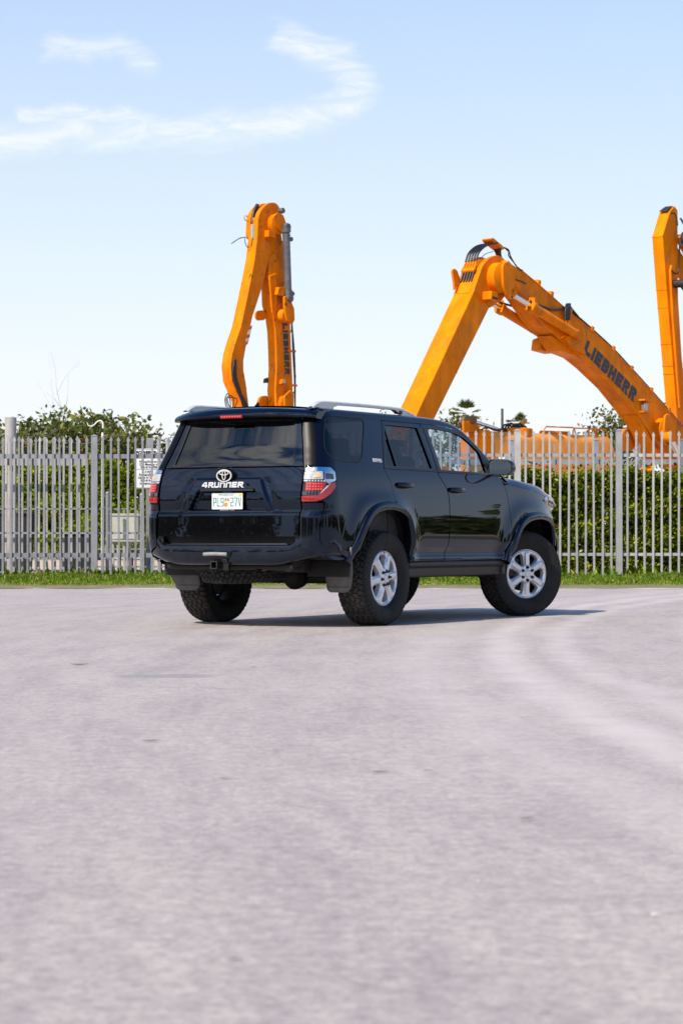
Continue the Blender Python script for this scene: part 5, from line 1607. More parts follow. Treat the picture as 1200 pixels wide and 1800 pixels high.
# divider bar of the rear door window, black belt mouldings, black pillar covers
both('window_divider', [(.250, 1.685), (.268, 1.69), (.285, BELT + .02), (.262, BELT + .02)], side_surf, M_gloss, (), .05, .012, off=.0025)
both('belt_moulding', [(.045, BELT + .002), (.962, BELT - .004), (.955, BELT + .012), (.055, BELT + .018)], side_surf, M_trim, (), .05, .012, off=.006)
both('belt_moulding', [(.985, BELT - .006), (1.93, BELT - .012), (1.93, BELT + .006), (.985, BELT + .010)], side_surf, M_trim, (), .05, .012, off=.006)
both('pillar_cover', [(.852, 1.700), (.912, 1.70), (.952, BELT + .02), (.905, BELT + .02)], side_surf, M_gloss, (), .04, .006, off=.003)
both('pillar_cover', [(.945, 1.70), (.992, 1.695), (1.028, BELT + .02), (.985, BELT + .02)], side_surf, M_gloss, (), .04, .006, off=.003)
both('mirror_sail', [(1.905, BELT), (1.895, 1.49), (1.93, 1.475), (2.05, 1.375), (2.115, 1.295), (2.10, BELT - .02), (1.92, BELT - .012)], side_surf, M_trim, (), .04, .01, off=.004)

# front fender
zs = pchip([2.0, 2.3, 2.6, 3.0, 3.3, 3.5], [1.26, 1.225, 1.195, 1.145, 1.075, 1.0])
fen_top = [(x, float(zs(x))) for x in np.linspace(2.165, 3.06, 9)]
fen = [(2.24, 1.03), (2.231, 1.14), (2.19, 1.22)] + fen_top[1:] + [(3.10, 1.06), (3.23, 1.0), (3.30, .93), (3.30, .70)] + [k for k in fa[::-1] if k[1] > .66 and k[0] > 2.225] + [(2.231, .70), (2.235, .80)]
both('front_fender', fen, side_surf, M_paint, (), .03, .014, gap=.0022)

# rocker panels (sill under the doors)
def rocker(sg):
    m = MB()
    prof = [(.912, .532), (.922, .522), (.922, .495), (.905, .482), (.885, .470), (.88, .42), (.865, .40), (.80, .39), (.70, .40)]
    xs = np.linspace(.40, 2.20, 12)
    V = np.array([[(x, sg * y, z) for y, z in prof] for x in xs])
    if sg < 0: V = V[::-1]
    return m.grid(V)
both_mb('rocker_panel', rocker, M_trim, 40)

# wheel arch flares, wheel housings
def flare(arch, inward):
    def mk(sg):
        m = MB()
        P = np.array(arch)
        T = np.gradient(P, axis=0); T /= np.linalg.norm(T, axis=1)[:, None]
        Nn = np.stack([T[:, 1], -T[:, 0]], 1)
        c = np.array(inward)
        Nn *= np.sign(np.sum((c - P) * Nn, 1))[:, None]
        rows = []
        for d, o in ((-.006, -.004), (-.004, .012), (.004, .024), (.02, .031), (.045, .034), (.062, .030), (.070, .018), (.073, -.02), (.075, -.07)):
            Q = P + Nn * d
            base = side_y(P[:, 0], P[:, 1])
            rows.append(np.stack([Q[:, 0], sg * (base + o), Q[:, 1]], 1))
        V = np.array(rows)
        if sg > 0: V = V[::-1]
        m.grid(V)
        return m
    return mk
both_mb('arch_flare', flare(REAR_ARCH, (-.05, .40)), M_paint, 45)
both_mb('arch_flare', flare(FRONT_ARCH, (2.73, .40)), M_paint, 45)
def liner(arch, c):
    def mk(sg):
        m = MB()
        P = np.array(arch); P = P + (np.array(c) - P) * .10
        e0 = P[0].copy(); e0[1] -= .12; e1 = P[-1].copy(); e1[1] -= .12
        P = np.vstack([e0, P, e1])
        V = np.array([np.stack([P[:, 0], np.full(len(P), sg * y), P[:, 1]], 1) for y in (.925, .80, .60, .52)])
        m.grid(V)
        V2 = np.array([np.stack([P[:, 0], np.full(len(P), sg * .52), P[:, 1]], 1), np.stack([P[:, 0], np.full(len(P), sg * .52), np.full(len(P), .42)], 1)])
        m.grid(V2)
        return m
    return mk
both_mb('wheel_housing', liner(REAR_ARCH, (-.08, .45)), M_under, 60)
both_mb('wheel_housing', liner(FRONT_ARCH, (2.72, .42)), M_under, 60)

# cant rails, roof, spoiler
def cant(sg):
    m = MB()
    zc = 1.74
    aa = list(np.linspace(.015, CL, 9))
    base = []
    for a_ in aa:
        X0, Y0 = wrap(np.array(a_), np.array(zc)); X1, Y1 = wrap(np.array(a_ + .004), np.array(zc))
        tx, ty = float(X1 - X0), float(Y1 - Y0); l = math.hypot(tx, ty)
        base.append((float(X0), float(Y0), zc, ty / l, -tx / l))
    x_s = float(xside(zc))
    for x in np.concatenate([np.linspace(x_s + .05, 1.2, 20), np.linspace(1.26, 2.30, 26)]):
        z0 = float(zt(x)); base.append((x, float(side_y(x, z0)), z0, 0.0, -1.0))
    rows = []
    for x, y0, z0, nx, ny in base:
        k = float(smoothstep(2.2, 1.25, x)) * .55 + .45
        sec = [(0, 0), (.0105, .028), (.020, .043), (.036, .055), (.058, .063), (.095, .068), (.12, .070)]
        rows.append([(x + nx * dy * k, sg * (y0 + ny * dy * k), z0 + dz * k) for dy, dz in sec])
    V = np.array(rows)
    if sg > 0: V = V[::-1]
    return m.grid(V[:, ::-1])
both_mb('roof_side', cant, M_paint, 60)
def roof_edge(x):
    z0 = zt(x); k = smoothstep(2.2, 1.25, x) * .55 + .45
    return side_y(x, z0) - .118 * k, z0 + .0685 * k
xs = np.linspace(-.62, 1.42, 30)
ye, ze = roof_edge(xs)
t = np.linspace(-1, 1, 25)
V = np.stack([xs[:, None] + 0 * t, ye[:, None] * t, ze[:, None] + .030 * (1 - np.abs(t)**2.4)], -1)
MB().grid(V).build('roof', M_paint, car, 60)
# windscreen and its cowl
xs = np.linspace(1.42, 2.30, 14)
ye, ze = roof_edge(xs)
V = np.stack([xs[:, None] + .16 * (1 - t**2) * smoothstep(1.42, 1.8, xs)[:, None], ye[:, None] * t, ze[:, None] + .030 * (1 - np.abs(t)**2.4)], -1)
MB().grid(V).build('windscreen', G_front, car, 60)

def spoil_rows():
    ys = np.linspace(-.705, .705, 41)
    rows = []
    for y in ys:
        q = abs(y) / .705
        xt = -.915 + .150 * q**3
        ztop = 1.822 - .034 * q**2.4
        zl = 1.752 - .022 * q**2.5
        hh = ztop - zl
        rows.append([(-.54, ztop - .002), (-.66, ztop - .001), (xt + .12, ztop - .007), (xt + .05, ztop - .018), (xt + .012, zl + .018), (xt, zl),
                     (xt + .004, zl - .012), (xt + .02, zl - .018), (xt + .10, zl - .020), (max(xt + .17, -.80), zl - .020), (-.58, zl - .018)])
        rows[-1] = [(x, y, z) for x, z in rows[-1]]
    return np.array(rows)
m = MB(); V = spoil_rows(); m.grid(V)
for e in (0, -1):
    n0 = m.n; q = V[e]
    m.add(q, [tuple(range(len(q)))[::(1 if e == 0 else -1)]])
sp = m.build('roof_spoiler', M_paint, car, 40)
def brake_light():
    m = MB(); rows = []
    for y in np.linspace(-.085, .135, 12):
        rows.append([(-.9185, y, 1.750), (-.9195, y, 1.745), (-.917, y, 1.728), (-.905, y, 1.722)])
    return m.grid(np.array(rows))
bl = brake_light().build('brake_light', M_red, sp, 60)
mled = MB()
for y in np.linspace(-.065, .115, 8):
    mled.box((-.9195, y, 1.738), (.004, .012, .010))
mled.build('brake_light_diode', M_redlit, sp, 0)
# fin antenna
m = MB()
fin = [(-.20, 0), (-.185, .02), (-.13, .062), (-.105, .068), (-.10, .05), (-.085, 0)]
V = []
for y, k in ((-.022, 0), (-.016, .45), (0, 1), (.016, .45), (.022, 0)):
    V.append([(-.28 + x, y + .10, 1.822 + z * k) for x, z in fin])
m.grid(np.array(V)).build('fin_antenna', M_paint, car, 60)

# roof rails
def rail(sg):
    m = MB()
    P = catmull([(-.72, 1.815), (-.66, 1.845), (-.58, 1.866), (-.40, 1.872), (.2, 1.876), (.70, 1.872), (.80, 1.862), (.92, 1.838), (1.0, 1.815)], 5)
    rows = []
    for x, z in P:
        hgt = np.interp(x, [-.72, -.62, -.40, -.36, .66, .70, .92, 1.0], [.012, .05, .052, .030, .026, .05, .034, .012])
        yc = sg * .625
        lo = z - hgt
        rows.append([(x, yc - .022, lo), (x, yc + .022, lo), (x, yc + .024, z - .010), (x, yc + .012, z), (x, yc - .012, z), (x, yc - .024, z - .010), (x, yc - .022, lo)])
    return m.grid(np.array(rows))
rr = both_mb('roof_rail', rail, M_rail, 40)
for o, sg in zip(rr, (-1, 1)):
    mb = MB(); mb.box((-.50, sg * .625, 1.818), (.22, .045, .034)); mb.build('rail_foot', M_rail, o, 30, .006)
    mb = MB(); mb.box((.86, sg * .625, 1.815), (.22, .043, .03)); mb.build('rail_foot', M_rail, o, 30, .006)
    mb = MB(); mb.box((.725, sg * .625, 1.832), (.06, .050, .030)); mb.build('rail_joint_cover', M_trim, o, 30, .004)

# tailgate
tg = [(-.700, .745), (.700, .745), (.699, 1.24), (.688, 1.313), (-.688, 1.313), (-.699, 1.24)]
me = panel_mesh('tailgate', inset(round_poly(tg, [.02, .02, 0, .01, .01, 0]), .003), rear_surf(), (), .0125, .014, 0, True)
tail = link_mesh('tailgate', me, M_paint, car)
tgl_o = [(-.686, 1.317), (.686, 1.317), (.654, 1.42), (.599, 1.60), (.566, 1.733), (-.566, 1.733), (-.599, 1.60), (-.654, 1.42)]
gl = round_poly([(-.602, 1.328), (.602, 1.328), (.566, 1.52), (.525, 1.72), (-.525, 1.72), (-.566, 1.52)], [.035, .035, .1, .03, .03, .1], 5)
me = panel_mesh('tailgate_window_frame', inset(tgl_o, .003), rear_surf(False), [gl], .03, .014, 0.002, True)
link_mesh('window_frame', me, M_paint, tail)
me = panel_mesh('rear_glass', inset(gl, .003), rear_surf(False), (), .04, .004, -.004, True)
link_mesh('rear_glass', me, G_dark, tail)
me = panel_mesh('rear_glass_seal', inset(gl, -.006), rear_surf(False), [inset(gl, .016)], .03, .010, .004, True)
link_mesh('rear_glass_seal', me, M_gloss, tail)
# handle recess strip under the name
me = panel_mesh('tailgate_handle', [(-.262, 1.118), (.262, 1.118), (.262, 1.136), (-.262, 1.136)], rear_surf(False), (), .04, .02, .012, True)
link_mesh('handle_strip', me, M_gloss, tail)
mb = MB(); mb.lathe([(.001, -.004), (.017, -.004), (.021, 0), (.021, .02)], 20, (float(rear_x(.455, .915)) - .003, .455, .915), (1, 0, 0))
mb.build('tow_eye_cover', M_gloss, tail)
mb = MB(); mb.lathe([(.0005, -.006), (.010, -.006), (.012, 0)], 14, (float(rear_x(-.215, 1.173)) - .003, -.215, 1.173), (1, 0, 0)); mb.build('camera_lens', M_gloss, tail)
mb = MB(); mb.lathe([(.0005, -.010), (.014, -.008), (.018, 0)], 14, (float(rear_x(.43, 1.045)) - .001, .43, 1.045), (1, 0, 0)); mb.build('lock_cover', M_gloss, tail)

# lettering and emblem -----------------------------------------------------
# on the rear face the reading direction is -y
def rear_place(off=0.0, flat=None):
    def f(u, v):
        y = -np.asarray(u, float)
        x = (rear_x(y, v) if flat is None else np.full(np.shape(u), flat)) - off
        return np.stack([x, y, np.asarray(v, float)], -1)
    return f
gl_, e = word('4RUnnER', -.235, 1.148, .050, .046, .0125, .0085, {'4': .056})
for g in gl_:
    link_mesh('model_letter', letter_mesh('model_letter', [g], rear_place(.001), .006, .01), M_badge, tail)
# emblem of three ellipses on a dark pad
def ell(cu, cv, a, b, n=36):
    return [(cu + a * math.cos(k * 2 * math.pi / n), cv + b * math.sin(k * 2 * math.pi / n)) for k in range(n)]
EX = float(rear_x(0, 1.20)) - .012
def ering(cu, cv, a, b, w):
    return (ell(cu, cv, a, b), [ell(cu, cv, a - w, b - w * .8)])
pad = letter_mesh('emblem_pad', [(ell(-.012, 1.247, .084, .060), [])], rear_place(0, EX + .045), .040, .03)
link_mesh('emblem_pad', pad, M_gloss, tail)
em = []
for k, (g) in enumerate([ering(-.012, 1.247, .075, .052, .010), ering(-.012, 1.270, .048, .020, .0075), ering(-.012, 1.250, .0195, .041, .0075)]):
    em.append(letter_mesh('emblem', [g], rear_place(0, EX - .001 * k), .006, .02))
for q in em:
    link_mesh('emblem', q, M_emblem, tail)
# badge on the quarter panel
gl_, e = word('SR5', 0, 0, .040, .030, .009, .008)
def qplace(u, v):
    x = -.105 + np.asarray(u) ; z = 1.372 + np.asarray(v) - .02 * np.asarray(u)
    return np.stack([x, -side_y(x, z) - .002, z], -1)
link_mesh('trim_badge', letter_mesh('trim_badge', gl_, qplace, .004, .02), M_badge, car)

# number plate
PXX = -1.000
plate = empty('number_plate', (0, 0, 0)); plate.parent = car
def plate_quad(name, y0, y1, z0, z1, x, th, mat, r=.008, parent=None):
    p = round_poly([(y0, z0), (y1, z0), (y1, z1), (y0, z1)], r, 4)
    m = MB(); m.prism(p, (x, 0, 0), (0, -1, 0), (0, 0, 1), (-1, 0, 0), 0, th)
    return m.build(name, mat, parent or plate, 30)
plate_quad('plate_frame', -.160, .160, .957, 1.117, PXX, .010, M_gloss, .014)
plate_quad('plate', -.1525, .1525, .971, 1.104, PXX - .010, .002, M_plate)
def pl_place(off):
    def f(u, v):
        return np.stack([np.full(np.shape(u), PXX - .0120 - off), -np.asarray(u, float), np.asarray(v, float)], -1)
    return f
g1, e = word('PL9', -.138, .995, .030, .072, .0075, .0075)
g2, e = word('27V', .034, .995, .030, .072, .0075, .0075)
for g in g1 + g2:
    link_mesh('plate_character', letter_mesh('plate_character', [g], pl_place(0), .0012, .02), M_teal, plate)
for e_ in (ell(-.012, 1.010, .020, .018, 18), ell(.010, 1.050, .016, .014, 16)):
    link_mesh('orange_emblem', letter_mesh('orange_emblem', [(e_, [])], pl_place(0), .0010, .02), M_orange, plate)
link_mesh('leaf_emblem', letter_mesh('leaf_emblem', [([(-.024, 1.034), (-.006, 1.048), (-.010, 1.066), (-.022, 1.060)], [])], pl_place(0), .0010, .02), M_teal, plate)
plate_quad('year_sticker', .118, .145, 1.076, 1.100, PXX - .0121, .0012, M_yellow, .002)
def rear_text(body, size, y, z, x, mat, bold=0.0, name='lettering'):
    R_ = Matrix(((0, 0, -1), (-1, 0, 0), (0, 1, 0))).to_4x4()
    return text_mesh(name, body, size, mat, plate, Matrix.Translation((x, y, z)) @ R_, bold)
rear_text('MYFLORIDA.COM', .019, .012, 1.089, PXX - .0126, M_teal)
rear_text('MAPLEWOOD TOYOTA', .0135, 0, .9645, PXX - .0106, M_badge)
rear_text('THE WAY TO BUY', .010, 0, 1.1105, PXX - .0106, M_badge)

# tail lamps ---------------------------------------------------------------
def lamp_bits(sg):
    lamp = empty('tail_lamp', (0, 0, 0)); lamp.parent = car
    sf = wrap_surf(sg); fl = sg > 0
    def pan(name, poly, mat, off, thick=.02, crown=0.0, res=.02):
        o = link_mesh(name, panel_mesh(name, poly, sf, (), res, thick, off, fl, True, crown), mat, lamp)
        return o
    pan('housing', inset(lamp_poly, .004), M_gloss, .004, .03, .006)
    pan('chrome_cap', round_poly([(.008, 1.274), (.016, 1.302), (.104, 1.307), (.2, 1.306), (.238, 1.266), (.234, 1.20), (.198, 1.186), (.150, 1.20), (.147, 1.272)], .01, 3), M_chrome, .010, .02, .006)
    pan('clear_reflector', round_poly([(.008, 1.206), (.008, 1.269), (.136, 1.272), (.140, 1.208)], .006, 3), M_clear, .012, .02, .005)
    pan('side_reflector', round_poly([(.158, 1.212), (.158, 1.256), (.216, 1.25), (.216, 1.208)], .008, 3), M_dchrome, .0165, .012, .002)
    pan('amber_bulb_cover', round_poly([(.075, 1.218), (.075, 1.258), (.115, 1.26), (.117, 1.22)], .012, 3), M_amber, .0175, .012, .003)
    pan('clear_strip', round_poly([(.010, 1.190), (.010, 1.203), (.150, 1.203), (.200, 1.182), (.185, 1.162), (.165, 1.188)], .004, 3), M_clear, .010, .02, .003)
    red = pan('red_lens', round_poly([(.026, 1.116), (.025, 1.184), (.162, 1.184), (.134, 1.116)], .006, 3), M_red, .012, .02, .004)
    pan('dark_reflector', round_poly([(.008, 1.080), (.008, 1.112), (.132, 1.113), (.112, 1.084)], .004, 3), M_dchrome, .010, .02, .003)
    pan('lower_red_lens', round_poly([(.006, 1.032), (.006, 1.073), (.107, 1.079), (.160, 1.135), (.203, 1.180), (.228, 1.185), (.226, 1.150), (.19, 1.092), (.150, 1.058), (.102, 1.034)], .006, 3), M_red, .014, .02, .006)
    pan('grey_swoosh', round_poly([(.112, 1.083), (.130, 1.112), (.165, 1.158), (.185, 1.158), (.160, 1.128), (.122, 1.085)], .004, 3), M_rail, .013, .012, .003)
    # diodes
    m = MB()
    for zz in (1.128, 1.150, 1.172):
        for k in np.linspace(.15, .50, 6):
            X, Y = wrap(np.array(CL * k), np.array(zz))
            X2, Y2 = wrap(np.array(CL * k + .01), np.array(zz))
            tx, ty = X2 - X, Y2 - Y
            l = math.hypot(tx, ty); nx, ny = -ty / l, tx / l
            if ny < 0 and nx > 0: nx, ny = -nx, -ny
            c = (float(X) + float(nx) * (-.0165 if nx > 0 else .0165), sg * (float(Y) + .006), zz)
            m.lathe([(.0005, .006), (.006, .004), (.0085, -.006)], 8, c, (-1, -.35 * -sg, 0))
    m.build('diode', M_redlit, red, 50)
    return lamp
for sg in (-1, 1):
    lamp_bits(sg)
# ---- rear bumper ---------------------------------------------------------
half = [(-.52, .925), (-.60, .930), (-.70, .926), (-.80, .908), (-.88, .872), (-.94, .818), (-.985, .75), (-1.03, .65), (-1.08, .45), (-1.112, .2), (-1.12, 0)]
path = catmull([(x, -y) for x, y in half] + [(x, y) for x, y in half[::-1][1:]], 6)
def bumper_mesh():
    T = np.gradient(path, axis=0); T /= np.linalg.norm(T, axis=1)[:, None]
    Nn = np.stack([-T[:, 1], T[:, 0]], 1)        # outward
    if Nn[len(path) // 2][0] > 0: Nn = -Nn
    rows = []
    for (x, y), n in zip(path, Nn):
        q = abs(y)
        zt_ = .742 - .068 * float(smoothstep(.735, .615, q))
        if x > -.80: zt_ = min(zt_, .742 - .118 * float(smoothstep(-.86, -.62, x)))
        zb = .512 + .075 * float(smoothstep(.45, .93, q)) - .02 * float(smoothstep(-.8, -.6, x))
        mid = .5 * (zt_ + zb)
        led = .11 if q < .62 else .11 * float(smoothstep(.80, .66, q)) + .03
        pr = [(-led, zt_ - .003), (-.010, zt_), (-.002, zt_ - .003), (.001, zt_ - .012), (.003, mid + .03), (.002, mid - .02), (-.006, zb + .035), (-.020, zb + .012), (-.045, zb), (-.14, zb + .012)]
        rows.append([(x + n[0] * d, y + n[1] * d, z) for d, z in pr])
    m = MB(); m.grid(np.array(rows)); return m
bumper = bumper_mesh().build('rear_bumper', M_paint, car, 40)
# step pad on the bumper top with ribs
m = MB()
rows = []
for y in np.linspace(-.60, .60, 30):
    xb = float(np.interp(y, path[:, 1], path[:, 0]))
    rows.append([(xb + .016, y, .678), (xb + .022, y, .683), (xb + .095, y, .684), (xb + .10, y, .675)])
m.grid(np.array(rows)[::-1])
pad = m.build('step_pad', M_trim, bumper, 30)
for k in range(3):
    mb = MB(); mb.tube([(float(np.interp(y, path[:, 1], path[:, 0])) + .035 + .022 * k, y, .685) for y in np.linspace(-.56, .56, 15)], .004, 6)
    mb.build('pad_rib', M_trim, pad, 60)
# centre cover, receiver hitch
mb = MB(); mb.prism(round_poly([(-.15, .572), (.10, .572), (.125, .630), (-.175, .630)], .012, 4), (-1.128, 0, 0), (0, -1, 0), (0, 0, 1), (-1, 0, 0), -.02, .006)
mb.build('hitch_surround', M_gloss, bumper, 30, .003)
mb = MB(); P = [(-1.137, y, .604 - .004 * abs(y - .03) / .12) for y in np.linspace(-.085, .145, 9)]; mb.tube(P, .0165, 10)
mb.build('hitch_cover_handle', simple('worn_grey_plastic', (.22, .22, .225), .35, 0, .2, 20), bumper, 60)
hitch = empty('tow_hitch'); hitch.parent = car
m = MB()
for dy, dz, sy, sz in ((-.028, 0, .007, .063), (.028, 0, .007, .063), (0, .028, .049, .007), (0, -.028, .049, .007)):
    m.box((-1.05, .04 + dy, .513 + dz), (.20, sy, sz))
m.build('receiver_tube', M_steel, hitch, 0, .002)
mb = MB(); mb.tube([(-.96, .62, .50), (-.96, -.62, .50)], .03, 10); mb.build('hitch_crossbar', M_under, hitch)
mb = MB(); mb.box((-1.10, -.055, .515), (.035, .055, .085)); mb.box((-1.12, -.055, .55), (.03, .05, .03)); mb.build('wiring_socket', M_gloss, hitch, 0, .006)
mb = MB(); mb.tube(catmull([(-1.09, .075, .513), (-1.10, .10, .50), (-1.09, .11, .47), (-1.07, .10, .46)], 5), .006, 6); mb.build('chain_loop', M_steel, hitch)

# ---- bonnet, front end ---------------------------------------------------
xs = np.linspace(2.20, 3.52, 24)
rows = []
for x in xs:
    z0 = float(zs(x)); y0 = float(side_y(min(x, 3.3), z0)) - .05 * max(0, (x - 3.3) / .2)**2
    zh = float(np.interp(x, [2.2, 2.5, 3.0, 3.35, 3.52], [1.300, 1.289, 1.242, 1.165, 1.09]))
    sec = [(y0, z0), (y0 - .012, z0 + .35 * (zh - z0)), (y0 - .045, z0 + .78 * (zh - z0)), (y0 - .095, zh - .004), (y0 - .16, zh + .004), (.45, zh + .030), (.2, zh + .036), (0, zh + .038)]
    rows.append([(x, -y, z) for y, z in sec] + [(x, y, z) for y, z in sec[::-1][1:]])
MB().grid(np.array(rows)[:, ::-1]).build('bonnet', M_paint, car, 60)
fhalf = [(3.27, .905), (3.40, .86), (3.50, .78), (3.58, .66), (3.64, .45), (3.675, .2), (3.68, 0)]
fpath = catmull([(x, -y) for x, y in fhalf] + [(x, y) for x, y in fhalf[::-1][1:]], 5)
def front_band(zs_, name, mat, extra=0.0, sel=None, bev=0):
    rows = []
    for x, y in fpath:
        if sel and not sel(y): continue
        rows.append([(x + d + extra, y * (1 + 0), z) for d, z in zs_])
    return MB().grid(np.array(rows)).build(name, mat, car, 45)
front_band([(-.10, .42), (-.02, .44), (.02, .50), (.03, .62), (.02, .72), (-.03, .78)], 'front_bumper', M_paint)
gr = front_band([(-.04, .78), (-.03, .90), (-.06, 1.04), (-.12, 1.10)], 'grille', M_trim, sel=lambda y: abs(y) < .62)
for k, zz in enumerate((.84, .92, 1.0)):
    mb = MB(); mb.tube([(x + .0 - .02 * k, y, zz) for x, y in fpath if abs(y) < .55], .02, 8); mb.build('grille_bar', M_chrome, gr)
# headlamps
for sg in (-1, 1):
    hl = empty('headlamp'); hl.parent = car
    rows = []
    for a in np.linspace(0, 1, 14):
        x = 3.03 + .50 * a; y = float(side_y(min(x, 3.25), 1.08)) + .012 - .02 * a - .20 * max(0, a - .35)**1.8
        hgt = .070 * math.sin(math.pi * (a * .72 + .12))**.8 + .004
        zc = 1.098 - .05 * a
        k_ = min(1, a * 5); hgt *= k_ ** .5
        rows.append([(x + .02, sg * (y - .14 * k_), zc + hgt * 1.05), (x + .004, sg * (y - .03), zc + hgt), (x, sg * (y - .004), zc + hgt * .6), (x, sg * (y + .004), zc), (x, sg * (y - .004), zc - hgt * .6), (x + .004, sg * (y - .03), zc - hgt), (x + .02, sg * (y - .14 * k_), zc - hgt * 1.05)])
    V = np.array(rows)
    MB().grid(V if sg < 0 else V[::-1]).build('lens', M_clear, hl, 60)
    V2 = V[3:9, 1:5] + np.array([0, sg * .004, 0])
    MB().grid(V2 if sg < 0 else V2[::-1]).build('side_marker', simple('smoked_red', (.22, .05, .06), .12, 0, .1, 30, coat=.5), hl, 60)

# ---- mirrors and door handles -------------------------------------------
for sg in (-1, 1):
    mir = empty('side_mirror'); mir.parent = car
    prof = round_poly([(.875, 1.312), (1.085, 1.306), (1.118, 1.345), (1.115, 1.418), (1.06, 1.448), (.905, 1.452), (.868, 1.42)], .03, 4)
    cen = prof.mean(0)
    rows = []
    for dx, k in ((-.0, .93), (-.004, 1.0), (.03, 1.04), (.08, .98), (.12, .80), (.145, .5), (.152, .12)):
        q = cen + (prof - cen) * k
        rows.append([(1.935 + dx, sg * a, b) for a, b in q])
    V = np.array(rows); V = np.concatenate([V, V[:, :1]], 1)
    if sg > 0: V = V[::-1]
    MB().grid(V).build('mirror_shell', M_gloss, mir, 60)
    q = cen + (prof - cen) * .945
    mb = MB(); mb.prism([(a, b) for a, b in q], (1.940, 0, 0), (0, sg, 0), (0, 0, 1), (1, 0, 0), 0, .004)
    mb.build('mirror_glass', simple('mirror_glass', (.80, .84, .83), .03, 1, .01, 5) if sg < 0 else bpy.data.materials['mirror_glass'], mir, 0)
    mb = MB(); mb.box((1.985, sg * .885, 1.322), (.07, .10, .03)); mb.build('mirror_arm', M_trim, mir, 0, .01)
    for x0, z0 in ((.205, 1.178), (1.125, 1.152)):
        hd = empty('door_handle'); hd.parent = car
        cx, cz = x0 + .125, z0
        cup = [(cx + .118 * math.cos(k), cz + .034 * math.sin(k) - .004) for k in np.linspace(0, 2 * math.pi, 25)[:-1]]
        o = link_mesh('handle_cup', panel_mesh('handle_cup', cup, side_surf(sg), (), .02, .01, .002, sg > 0), M_gloss, hd)
        P = []
        for t_ in np.linspace(0, 1, 13):
            xx = cx - .122 + .244 * t_
            zz = cz + .012 - .010 * t_
            P.append((xx, sg * (float(side_y(xx, zz)) + .006 + .030 * math.sin(math.pi * t_)**.5), zz))
        mb = MB(); rs = [.016 + .006 * math.sin(math.pi * t_) for t_ in np.linspace(0, 1, 13)]
        mb.tube(P, rs, 10)
        mb.build('handle_grip', M_paint, hd, 60)

# ---- wheels --------------------------------------------------------------
TR_R, TR_W = .405, .275
def tyre_mesh():
    """all-terrain tyre: axis along +y is outboard; staggered blocks cut by grooves"""
    na, nw = 560, 58
    half_w = TR_W / 2
    prof = []
    # bead -> sidewall -> shoulder -> tread -> ...
    side = [(.232, .100), (.250, .118), (.285, .134), (.325, .1385), (.355, .1345), (.372, .129), (.384, .1255)]
    tread_y = np.linspace(-.121, .121, nw)
    L = [(r, -y) for r, y in side] + [(None, y) for y in tread_y] + [(r, y) for r, y in side[::-1]]
    A = np.arange(na) / na * 2 * math.pi
    V = np.zeros((len(L), na, 3))
    for i, (r, y) in enumerate(L):
        if r is None:
            R0 = TR_R - .016 * (abs(y) / .121)**3.2
            s_ = A * 25.0 / (2 * math.pi) * 2   # pitch count 50
            yn = y / .121
            zig = .20 * np.sign(np.sin(s_ * math.pi)) * np.minimum(1, np.abs(np.sin(s_ * math.pi)) * 3)
            # circumferential zig-zag grooves
            g = np.ones(na)
            for c in (-.62, -.20, .22, .62):
                g = np.minimum(g, smoothstep(.030, .075, np.abs(yn - c - zig * .42)))
            # lateral slots, slanted, staggered per rib
            ribk = int(np.floor((yn + 1) * 2.5))
            ph = (s_ + yn * .55 + .37 * ribk + .12 * np.sin(7 * yn)) % 1.0
            slot = np.minimum(ph, 1 - ph)
            g = np.minimum(g, smoothstep(.055, .12, slot))
            # sipes
            ph2 = (s_ + .5 + yn * 1.4 + .3 * ribk) % 1.0
            g = np.minimum(g, .78 + .22 * smoothstep(.012, .035, np.abs(ph2 - .5)))
            V[i, :, 0] = (R0 - .012 * (1 - g)) * np.cos(A); V[i, :, 2] = (R0 - .012 * (1 - g)) * np.sin(A)
            V[i, :, 1] = y
        else:
            rr_ = np.full(na, r)
            yy = np.full(na, y)
            if r > .345:      # shoulder lugs
                ph = (A * 25 / math.pi + (.0 if y > 0 else .5)) % 1.0
                lug = smoothstep(.06, .14, np.minimum(ph, 1 - ph)) * (1.0 if r > .36 else .5)
                yy = yy + np.sign(y) * .0055 * lug
                rr_ = rr_ - .004 * (1 - lug)
            if .27 < r < .30:
                yy = yy + np.sign(y) * .002 * (np.sin(A * 9) > .55) * (np.sin(A * 130) > -.2)
            V[i, :, 0] = rr_ * np.cos(A); V[i, :, 2] = rr_ * np.sin(A); V[i, :, 1] = yy
    # flatten the contact patch a little
    low = V[..., 2] < -(TR_R - .010)
    V[..., 2] = np.where(low, -(TR_R - .010) + (V[..., 2] + (TR_R - .010)) * .15, V[..., 2])
    nL = len(L)
    F = []
    for i in range(nL - 1):
        for j in range(na):
            k = (j + 1) % na
            F.append((i * na + j, i * na + k, (i + 1) * na + k, (i + 1) * na + j))
    me = bpy.data.meshes.new('tyre')
    me.from_pydata(V.reshape(-1, 3).tolist(), [], F)
    me.polygons.foreach_set('use_smooth', [True] * len(F))
    me.update(); me.set_sharp_from_angle(angle=rad(38))
    return me
ME_tyre = tyre_mesh(); ME_tyre.materials.append(M_rubber)
